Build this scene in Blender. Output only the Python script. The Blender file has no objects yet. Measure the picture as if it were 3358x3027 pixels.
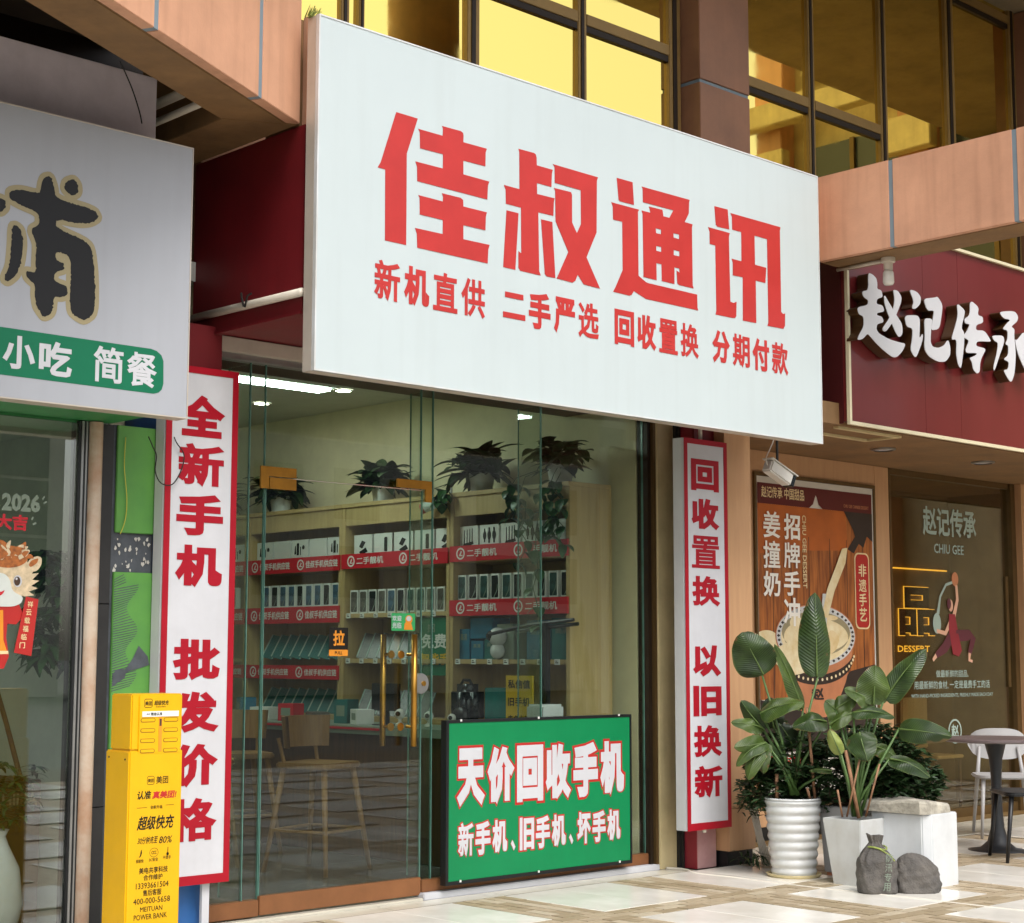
import bpy, bmesh, math, random
from mathutils import Vector, Matrix
from mathutils.geometry import tessellate_polygon
random.seed(7)
S = bpy.context.scene
COL = S.collection
# ------------------------------------------------------------------ camera
cam_d = bpy.data.cameras.new('camera'); cam = bpy.data.objects.new('camera', cam_d); COL.objects.link(cam)
cam_d.sensor_fit = 'HORIZONTAL'; cam_d.sensor_width = 36.0; cam_d.lens = 5492.4 / 3358 * 36.0
cam_d.clip_start = 0.1; cam_d.clip_end = 2000
YAW, TILT, ROLL = math.radians(46.4816), math.radians(6.5807), math.radians(0.0805)
fw = Vector((math.cos(YAW)*math.cos(TILT), math.sin(YAW)*math.cos(TILT), math.sin(TILT)))
rt = Vector((math.sin(YAW), -math.cos(YAW), 0)); up = rt.cross(fw)
r2 = rt*math.cos(ROLL) + up*math.sin(ROLL); u2 = -rt*math.sin(ROLL) + up*math.cos(ROLL)
cam.matrix_world = Matrix(((r2.x, u2.x, -fw.x, 0), (r2.y, u2.y, -fw.y, 0), (r2.z, u2.z, -fw.z, 1.32), (0, 0, 0, 1)))
S.camera = cam
# ------------------------------------------------------------------ sky, sun, exposure
W = bpy.data.worlds.new('World'); S.world = W; W.use_nodes = True
nt = W.node_tree; bg = nt.nodes['Background']
sky = nt.nodes.new('ShaderNodeTexSky'); sky.sky_type = 'NISHITA'; sky.sun_disc = False
SUN_EL, SUN_AZ = math.radians(54), math.radians(198)      # azimuth measured clockwise from +Y
sky.sun_elevation = SUN_EL; sky.sun_rotation = SUN_AZ; sky.dust_density = 4.0; sky.air_density = 1.2; sky.ozone_density = 1.0
hs = nt.nodes.new('ShaderNodeHueSaturation'); hs.inputs['Saturation'].default_value = 0.45
nt.links.new(sky.outputs[0], hs.inputs['Color']); nt.links.new(hs.outputs[0], bg.inputs['Color'])
bg.inputs['Strength'].default_value = 0.15
sd = bpy.data.lights.new('sun', 'SUN'); sd.energy = 0.95; sd.angle = math.radians(25); sd.color = (1.0, 0.99, 0.975)
sun = bpy.data.objects.new('sun', sd); COL.objects.link(sun)
sdir = Vector((math.sin(SUN_AZ)*math.cos(SUN_EL), math.cos(SUN_AZ)*math.cos(SUN_EL), math.sin(SUN_EL)))
sun.rotation_euler = sdir.to_track_quat('Z', 'Y').to_euler(); sun.location = sdir*30
S.view_settings.view_transform = 'Standard'; S.view_settings.look = 'None'; S.view_settings.gamma = 1.0
S.view_settings.exposure = 0.8; S.view_settings.use_curve_mapping = False
S.render.engine = 'CYCLES'; S.cycles.max_bounces = 10; S.cycles.transparent_max_bounces = 24; S.cycles.use_denoising = True
S.cycles.caustics_reflective = False; S.cycles.caustics_refractive = False; S.cycles.sample_clamp_indirect = 6
# ------------------------------------------------------------------ materials
def lin(h):
    h = h.lstrip('#'); o = []
    for i in (0, 2, 4):
        c = int(h[i:i+2], 16)/255; o.append(c/12.92 if c <= .04045 else ((c+.055)/1.055)**2.4)
    return (*o, 1)
M = {}
def mat(name, c, rough=.5, metal=0, var=.08, vs=6.0, bump=0, bs=60, c2=None, emit=0, spec=.5, coat=0, streak=0):
    """procedural material: base colour with a slow noise of wear and an optional fine bump"""
    if isinstance(c, str): c = lin(c)
    m = bpy.data.materials.new(name); m.use_nodes = True; n = m.node_tree.nodes; l = m.node_tree.links
    b = n['Principled BSDF']; b.inputs['Roughness'].default_value = rough; b.inputs['Metallic'].default_value = metal
    b.inputs['Specular IOR Level'].default_value = spec
    if coat: b.inputs['Coat Weight'].default_value = coat; b.inputs['Coat Roughness'].default_value = .08
    tc = n.new('ShaderNodeTexCoord')
    if var or c2:
        nz = n.new('ShaderNodeTexNoise'); nz.inputs['Scale'].default_value = vs; nz.inputs['Detail'].default_value = 6; nz.inputs['Roughness'].default_value = .65
        l.new(tc.outputs['Object'], nz.inputs['Vector'])
        r = n.new('ShaderNodeValToRGB'); l.new(nz.outputs['Fac'], r.inputs['Fac'])
        if c2: c2 = lin(c2) if isinstance(c2, str) else c2
        else: c2 = tuple(x*(1-var*2.2) for x in c[:3]) + (1,)
        r.color_ramp.elements[0].position = .32; r.color_ramp.elements[0].color = c2
        r.color_ramp.elements[1].position = .68; r.color_ramp.elements[1].color = tuple(min(1, x*(1+var*.6)) for x in c[:3]) + (1,)
        if streak:      # rain streaks and grime running down
            mp = n.new('ShaderNodeMapping'); mp.inputs['Scale'].default_value = (9, 9, .55); l.new(tc.outputs['Object'], mp.inputs[0])
            ns = n.new('ShaderNodeTexNoise'); ns.inputs['Scale'].default_value = 1.6; ns.inputs['Detail'].default_value = 7; l.new(mp.outputs[0], ns.inputs['Vector'])
            m3 = n.new('ShaderNodeMapRange'); m3.inputs[1].default_value = .48; m3.inputs[2].default_value = .78; m3.inputs[4].default_value = streak; l.new(ns.outputs['Fac'], m3.inputs[0])
            mx = n.new('ShaderNodeMixRGB'); mx.blend_type = 'MULTIPLY'; mx.inputs[2].default_value = (.45, .4, .34, 1); l.new(m3.outputs[0], mx.inputs[0]); l.new(r.outputs[0], mx.inputs[1]); l.new(mx.outputs[0], b.inputs['Base Color'])
        else: l.new(r.outputs[0], b.inputs['Base Color'])
        mr = n.new('ShaderNodeMapRange'); mr.inputs['To Min'].default_value = max(.02, rough-.06); mr.inputs['To Max'].default_value = min(1, rough+.08)
        l.new(nz.outputs['Fac'], mr.inputs['Value']); l.new(mr.outputs[0], b.inputs['Roughness'])
    else: b.inputs['Base Color'].default_value = c
    if bump:
        n2 = n.new('ShaderNodeTexNoise'); n2.inputs['Scale'].default_value = bs; n2.inputs['Detail'].default_value = 4
        l.new(tc.outputs['Object'], n2.inputs['Vector'])
        bp = n.new('ShaderNodeBump'); bp.inputs['Strength'].default_value = bump; bp.inputs['Distance'].default_value = .01
        l.new(n2.outputs['Fac'], bp.inputs['Height']); l.new(bp.outputs[0], b.inputs['Normal'])
    if emit:
        b.inputs['Emission Color'].default_value = c; b.inputs['Emission Strength'].default_value = emit
    M[name] = m; return m
def glass(name, tint, refl=1.0, ior=1.5, rough=.0):
    m = bpy.data.materials.new(name); m.use_nodes = True; n = m.node_tree.nodes; l = m.node_tree.links
    n.remove(n['Principled BSDF']); o = n['Material Output']
    t = n.new('ShaderNodeBsdfTransparent'); t.inputs[0].default_value = (*tint, 1)
    g = n.new('ShaderNodeBsdfGlossy'); g.inputs['Roughness'].default_value = rough
    f = n.new('ShaderNodeFresnel'); ge = n.new('ShaderNodeNewGeometry')      # a thin pane reflects alike on both faces
    mi = n.new('ShaderNodeMapRange'); mi.inputs['To Min'].default_value = ior; mi.inputs['To Max'].default_value = 1/ior
    l.new(ge.outputs['Backfacing'], mi.inputs['Value']); l.new(mi.outputs[0], f.inputs[0])
    mu = n.new('ShaderNodeMath'); mu.operation = 'MULTIPLY'; mu.inputs[1].default_value = refl; mu.use_clamp = True
    mx = n.new('ShaderNodeMixShader'); l.new(f.outputs[0], mu.inputs[0]); l.new(mu.outputs[0], mx.inputs[0])
    l.new(t.outputs[0], mx.inputs[1]); l.new(g.outputs[0], mx.inputs[2]); l.new(mx.outputs[0], o.inputs[0])
    M[name] = m; return m
def wood(name, c1, c2, scale=3.0, rough=.45, axis=2, bump=.1):
    m = bpy.data.materials.new(name); m.use_nodes = True; n = m.node_tree.nodes; l = m.node_tree.links; b = n['Principled BSDF']
    tc = n.new('ShaderNodeTexCoord'); mp = n.new('ShaderNodeMapping'); sc = [14, 14, 14]; sc[axis] = 1.2
    mp.inputs['Scale'].default_value = sc; l.new(tc.outputs['Object'], mp.inputs[0])
    nz = n.new('ShaderNodeTexNoise'); nz.inputs['Scale'].default_value = scale; nz.inputs['Detail'].default_value = 8; nz.inputs['Distortion'].default_value = .6
    l.new(mp.outputs[0], nz.inputs['Vector']); r = n.new('ShaderNodeValToRGB'); l.new(nz.outputs['Fac'], r.inputs[0])
    r.color_ramp.elements[0].position = .3; r.color_ramp.elements[0].color = lin(c1); r.color_ramp.elements[1].position = .7; r.color_ramp.elements[1].color = lin(c2)
    l.new(r.outputs[0], b.inputs['Base Color']); b.inputs['Roughness'].default_value = rough
    bp = n.new('ShaderNodeBump'); bp.inputs['Strength'].default_value = bump; bp.inputs['Distance'].default_value = .004
    l.new(nz.outputs['Fac'], bp.inputs['Height']); l.new(bp.outputs[0], b.inputs['Normal'])
    M[name] = m; return m
# ------------------------------------------------------------------ mesh helpers
class MB:
    def __init__(s): s.v = []; s.f = []
    def add(s, vs, fs):
        k = len(s.v); s.v += [tuple(x) for x in vs]; s.f += [tuple(i+k for i in f) for f in fs]; return s
    def box(s, x0, x1, y0, y1, z0, z1):
        return s.add([(x0,y0,z0),(x1,y0,z0),(x1,y1,z0),(x0,y1,z0),(x0,y0,z1),(x1,y0,z1),(x1,y1,z1),(x0,y1,z1)],
                     [(0,3,2,1),(4,5,6,7),(0,1,5,4),(1,2,6,5),(2,3,7,6),(3,0,4,7)])
    def prism(s, poly, z0, z1):          # poly in XY
        n = len(poly); vs = [(x,y,z0) for x,y in poly] + [(x,y,z1) for x,y in poly]
        fs = [tuple(range(n-1,-1,-1)), tuple(range(n,2*n))] + [(i,(i+1)%n,(i+1)%n+n,i+n) for i in range(n)]
        return s.add(vs, fs)
    def tube(s, pts, rad, n=8, cap=True):
        pts = [Vector(p) for p in pts]; R = rad if isinstance(rad, (list, tuple)) else [rad]*len(pts)
        vs = []; fs = []; prev = None
        for i, p in enumerate(pts):
            d = (pts[min(i+1,len(pts)-1)] - pts[max(i-1,0)]).normalized()
            a = prev if prev is not None else (Vector((0,0,1)) if abs(d.z) < .9 else Vector((1,0,0)))
            u = (a - d*a.dot(d)).normalized(); w = d.cross(u); prev = u
            for k in range(n):
                t = 2*math.pi*k/n; vs.append(p + (u*math.cos(t) + w*math.sin(t))*R[i])
        for i in range(len(pts)-1):
            for k in range(n): fs.append((i*n+k, i*n+(k+1)%n, (i+1)*n+(k+1)%n, (i+1)*n+k))
        if cap: fs += [tuple(range(n-1,-1,-1)), tuple(range((len(pts)-1)*n, len(pts)*n))]
        return s.add(vs, fs)
    def lathe(s, prof, n=32, c=(0,0)):   # prof: (r,z) list
        vs = []; fs = []
        for r, z in prof:
            for k in range(n):
                t = 2*math.pi*k/n; vs.append((c[0]+r*math.cos(t), c[1]+r*math.sin(t), z))
        for i in range(len(prof)-1):
            for k in range(n): fs.append((i*n+k, i*n+(k+1)%n, (i+1)*n+(k+1)%n, (i+1)*n+k))
        return s.add(vs, fs)
    def cyl(s, a, b, r, n=16): return s.tube([a, b], r, n)
    def sphere(s, c, r, seg=16, rings=10, sq=(1,1,1)):
        prof = [(math.sin(math.pi*i/rings), -math.cos(math.pi*i/rings)) for i in range(rings+1)]
        vs = []; fs = []
        for q, z in prof:
            for k in range(seg):
                t = 2*math.pi*k/seg; vs.append((c[0]+r*q*math.cos(t)*sq[0], c[1]+r*q*math.sin(t)*sq[1], c[2]+r*z*sq[2]))
        for i in range(rings):
            for k in range(seg): fs.append((i*seg+k, i*seg+(k+1)%seg, (i+1)*seg+(k+1)%seg, (i+1)*seg+k))
        return s.add(vs, fs)
ORG = {}
def build(name, mb, m, parent=None, bevel=0, smooth=False, segs=2):
    """link a mesh; vertices are given in world space (or in the parent's own space for local things)"""
    org = Vector((0,0,0))
    if parent is not None: org = ORG.get(parent.name, Vector((0,0,0)))
    else:
        xs = [v[0] for v in mb.v]; ys = [v[1] for v in mb.v]; zs = [v[2] for v in mb.v]
        org = Vector(((min(xs)+max(xs))/2, (min(ys)+max(ys))/2, min(zs)))
    me = bpy.data.meshes.new(name); me.from_pydata([tuple(Vector(v)-org) for v in mb.v], [], mb.f)
    if bevel or smooth:
        bm = bmesh.new(); bm.from_mesh(me)
        bmesh.ops.remove_doubles(bm, verts=bm.verts, dist=1e-5)
        bmesh.ops.dissolve_degenerate(bm, edges=bm.edges, dist=1e-6)
        if bevel:
            es = [e for e in bm.edges if len(e.link_faces) == 2 and e.calc_face_angle(0) > .5]
            bmesh.ops.bevel(bm, geom=es, offset=bevel, segments=segs, affect='EDGES', clamp_overlap=True)
        bm.to_mesh(me); bm.free()
    if smooth: me.polygons.foreach_set('use_smooth', [True]*len(me.polygons))
    me.materials.append(M[m] if isinstance(m, str) else m)
    o = bpy.data.objects.new(name, me); COL.objects.link(o)
    if parent is not None: o.parent = parent
    else: o.location = org
    ORG[o.name] = org
    return o
def box(name, b, m, parent=None, bevel=.003): return build(name, MB().box(*b), m, parent, bevel)
def tag(o, label=None, cat=None, group=None, kind=None):
    if label: o['label'] = label
    if cat: o['category'] = cat
    if group: o['group'] = group
    if kind: o['kind'] = kind
    return o
def thing(name, label, cat, loc, group=None, local=False):
    o = bpy.data.objects.new(name, None); COL.objects.link(o); o.location = loc; o.empty_display_size = .1
    ORG[o.name] = Vector((0,0,0)) if local else Vector(loc)
    return tag(o, label, cat, group)
def copy_tree(o, parent=None):
    c = o.copy(); COL.objects.link(c); c.parent = parent; ORG[c.name] = ORG[o.name]
    for ch in list(o.children): copy_tree(ch, c)
    return c
class Fr:
    """a flat frame: origin, right, up, normal towards the viewer"""
    def __init__(s, o, u, v, n): s.o, s.u, s.v, s.n = Vector(o), Vector(u), Vector(v), Vector(n)
    def p(s, a, b, c=0): return s.o + s.u*a + s.v*b + s.n*c
def FY(y): return Fr((0,y,0), (1,0,0), (0,0,1), (0,-1,0))       # faces the street
def FX(x): return Fr((x,0,0), (0,-1,0), (0,0,1), (-1,0,0))      # faces left along the street (u = -y)
_tc = {}
def glyphs(s, bold, res=2):
    k = (s, round(bold,4))
    if k in _tc: return _tc[k]
    c = bpy.data.curves.new('t', 'FONT'); c.body = s; c.size = 1; c.bevel_depth = bold; c.bevel_resolution = 1; c.resolution_u = res; c.fill_mode = 'FRONT'
    o = bpy.data.objects.new('t', c); COL.objects.link(o); bpy.context.view_layer.update()
    me = bpy.data.meshes.new_from_object(o.evaluated_get(bpy.context.evaluated_depsgraph_get()))
    v = [tuple(x.co) for x in me.vertices]; f = [tuple(p.vertices) for p in me.polygons]
    bpy.data.objects.remove(o); bpy.data.curves.remove(c); bpy.data.meshes.remove(me)
    _tc[k] = (v, f); return v, f
DENSE = set('直置期款新选换简餐撞牌超级靓供应链鲜食材最费祥载福临姜遗格')
def text_mb(s, fr, bx, bold=.03, off=.002, depth=.0005, slant=0, mb=None, rot=False, grow=0):
    """lettering fitted into bx=(u0,v0,u1,v1) of the frame"""
    if any(c in DENSE for c in s): bold *= .62
    v, f = glyphs(s, bold); xs = [a[0] for a in v]; ys = [a[1] for a in v]; zs = [a[2] for a in v]
    x0, x1, y0, y1, z0, z1 = min(xs), max(xs), min(ys), max(ys), min(zs), max(zs)
    u0, v0, u1, v1 = bx; u0 -= grow; v0 -= grow; u1 += grow; v1 += grow
    out = []
    for a in v:
        s_, t_ = (a[0]-x0)/(x1-x0), (a[1]-y0)/(y1-y0)
        if rot: s_, t_ = t_, 1-s_
        d = (a[2]-z0)/(z1-z0)*depth if z1 > z0 else 0
        out.append(tuple(fr.p(u0+s_*(u1-u0)+slant*t_, v0+t_*(v1-v0), off+d)))
    mb = mb or MB(); return mb.add(out, f)
def text(name, s, fr, bx, m, parent, **k): return build(name, text_mb(s, fr, bx, **k), m, parent)
def poly_mb(polys, fr, off=.002, depth=0, holes=None, step=.0003, mb=None):
    """traced flat outlines in frame coordinates, optionally with depth"""
    mb = mb or MB()
    for i, p in enumerate(polys):
        rings = [p] + ((holes or {}).get(i, []))
        flat = [q for r in rings for q in r]
        tri = tessellate_polygon([[Vector((a,b,0)) for a,b in r] for r in rings])
        o = off + depth + i*step
        mb.add([fr.p(a,b,o) for a,b in flat], tri)
        if depth:
            for r in rings:
                n = len(r); mb.add([fr.p(a,b,o) for a,b in r]+[fr.p(a,b,off) for a,b in r], [(k,(k+1)%n,(k+1)%n+n,k+n) for k in range(n)])
    return mb
def dilate_mb(polys, fr, r, off, depth=.001):
    c = bpy.data.curves.new('c', 'CURVE'); c.dimensions = '2D'; c.fill_mode = 'FRONT'; c.bevel_depth = r; c.bevel_resolution = 2
    for p in polys:
        sp = c.splines.new('POLY'); sp.points.add(len(p)-1); sp.use_cyclic_u = True
        for q, pt in zip(p, sp.points): pt.co = (q[0], q[1], 0, 1)
    o = bpy.data.objects.new('c', c); COL.objects.link(o); bpy.context.view_layer.update()
    me = bpy.data.meshes.new_from_object(o.evaluated_get(bpy.context.evaluated_depsgraph_get()))
    mb = MB().add([fr.p(v.co.x, v.co.y, off+(v.co.z+r)/(2*r)*depth) for v in me.vertices], [tuple(p.vertices) for p in me.polygons])
    bpy.data.objects.remove(o); bpy.data.curves.remove(c); bpy.data.meshes.remove(me); return mb
def chaikin(polys, n=2):
    out = []
    for p in polys:
        for _ in range(n):
            q = []
            for i in range(len(p)):
                a, b = p[i], p[(i+1) % len(p)]; q += [(a[0]*.8+b[0]*.2, a[1]*.8+b[1]*.2), (a[0]*.2+b[0]*.8, a[1]*.2+b[1]*.8)]
            p = q
        out.append(p)
    return out
def rect(fr, bx, off, mb=None):
    u0, v0, u1, v1 = bx; mb = mb or MB(); return mb.add([fr.p(u0,v0,off), fr.p(u1,v0,off), fr.p(u1,v1,off), fr.p(u0,v1,off)], [(0,1,2,3)])
def ell(cx, cy, rx, ry, n=40, a0=0, a1=2*math.pi): return [(cx+rx*math.cos(a0+(a1-a0)*i/n), cy+ry*math.sin(a0+(a1-a0)*i/n)) for i in range(n)]
def rrect(u0, v0, u1, v1, r, n=5):
    o = []
    for cx, cy, a in ((u1-r,v1-r,0),(u0+r,v1-r,90),(u0+r,v0+r,180),(u1-r,v0+r,270)):
        for i in range(n+1):
            t = math.radians(a+90*i/n); o.append((cx+r*math.cos(t), cy+r*math.sin(t)))
    return o
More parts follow.
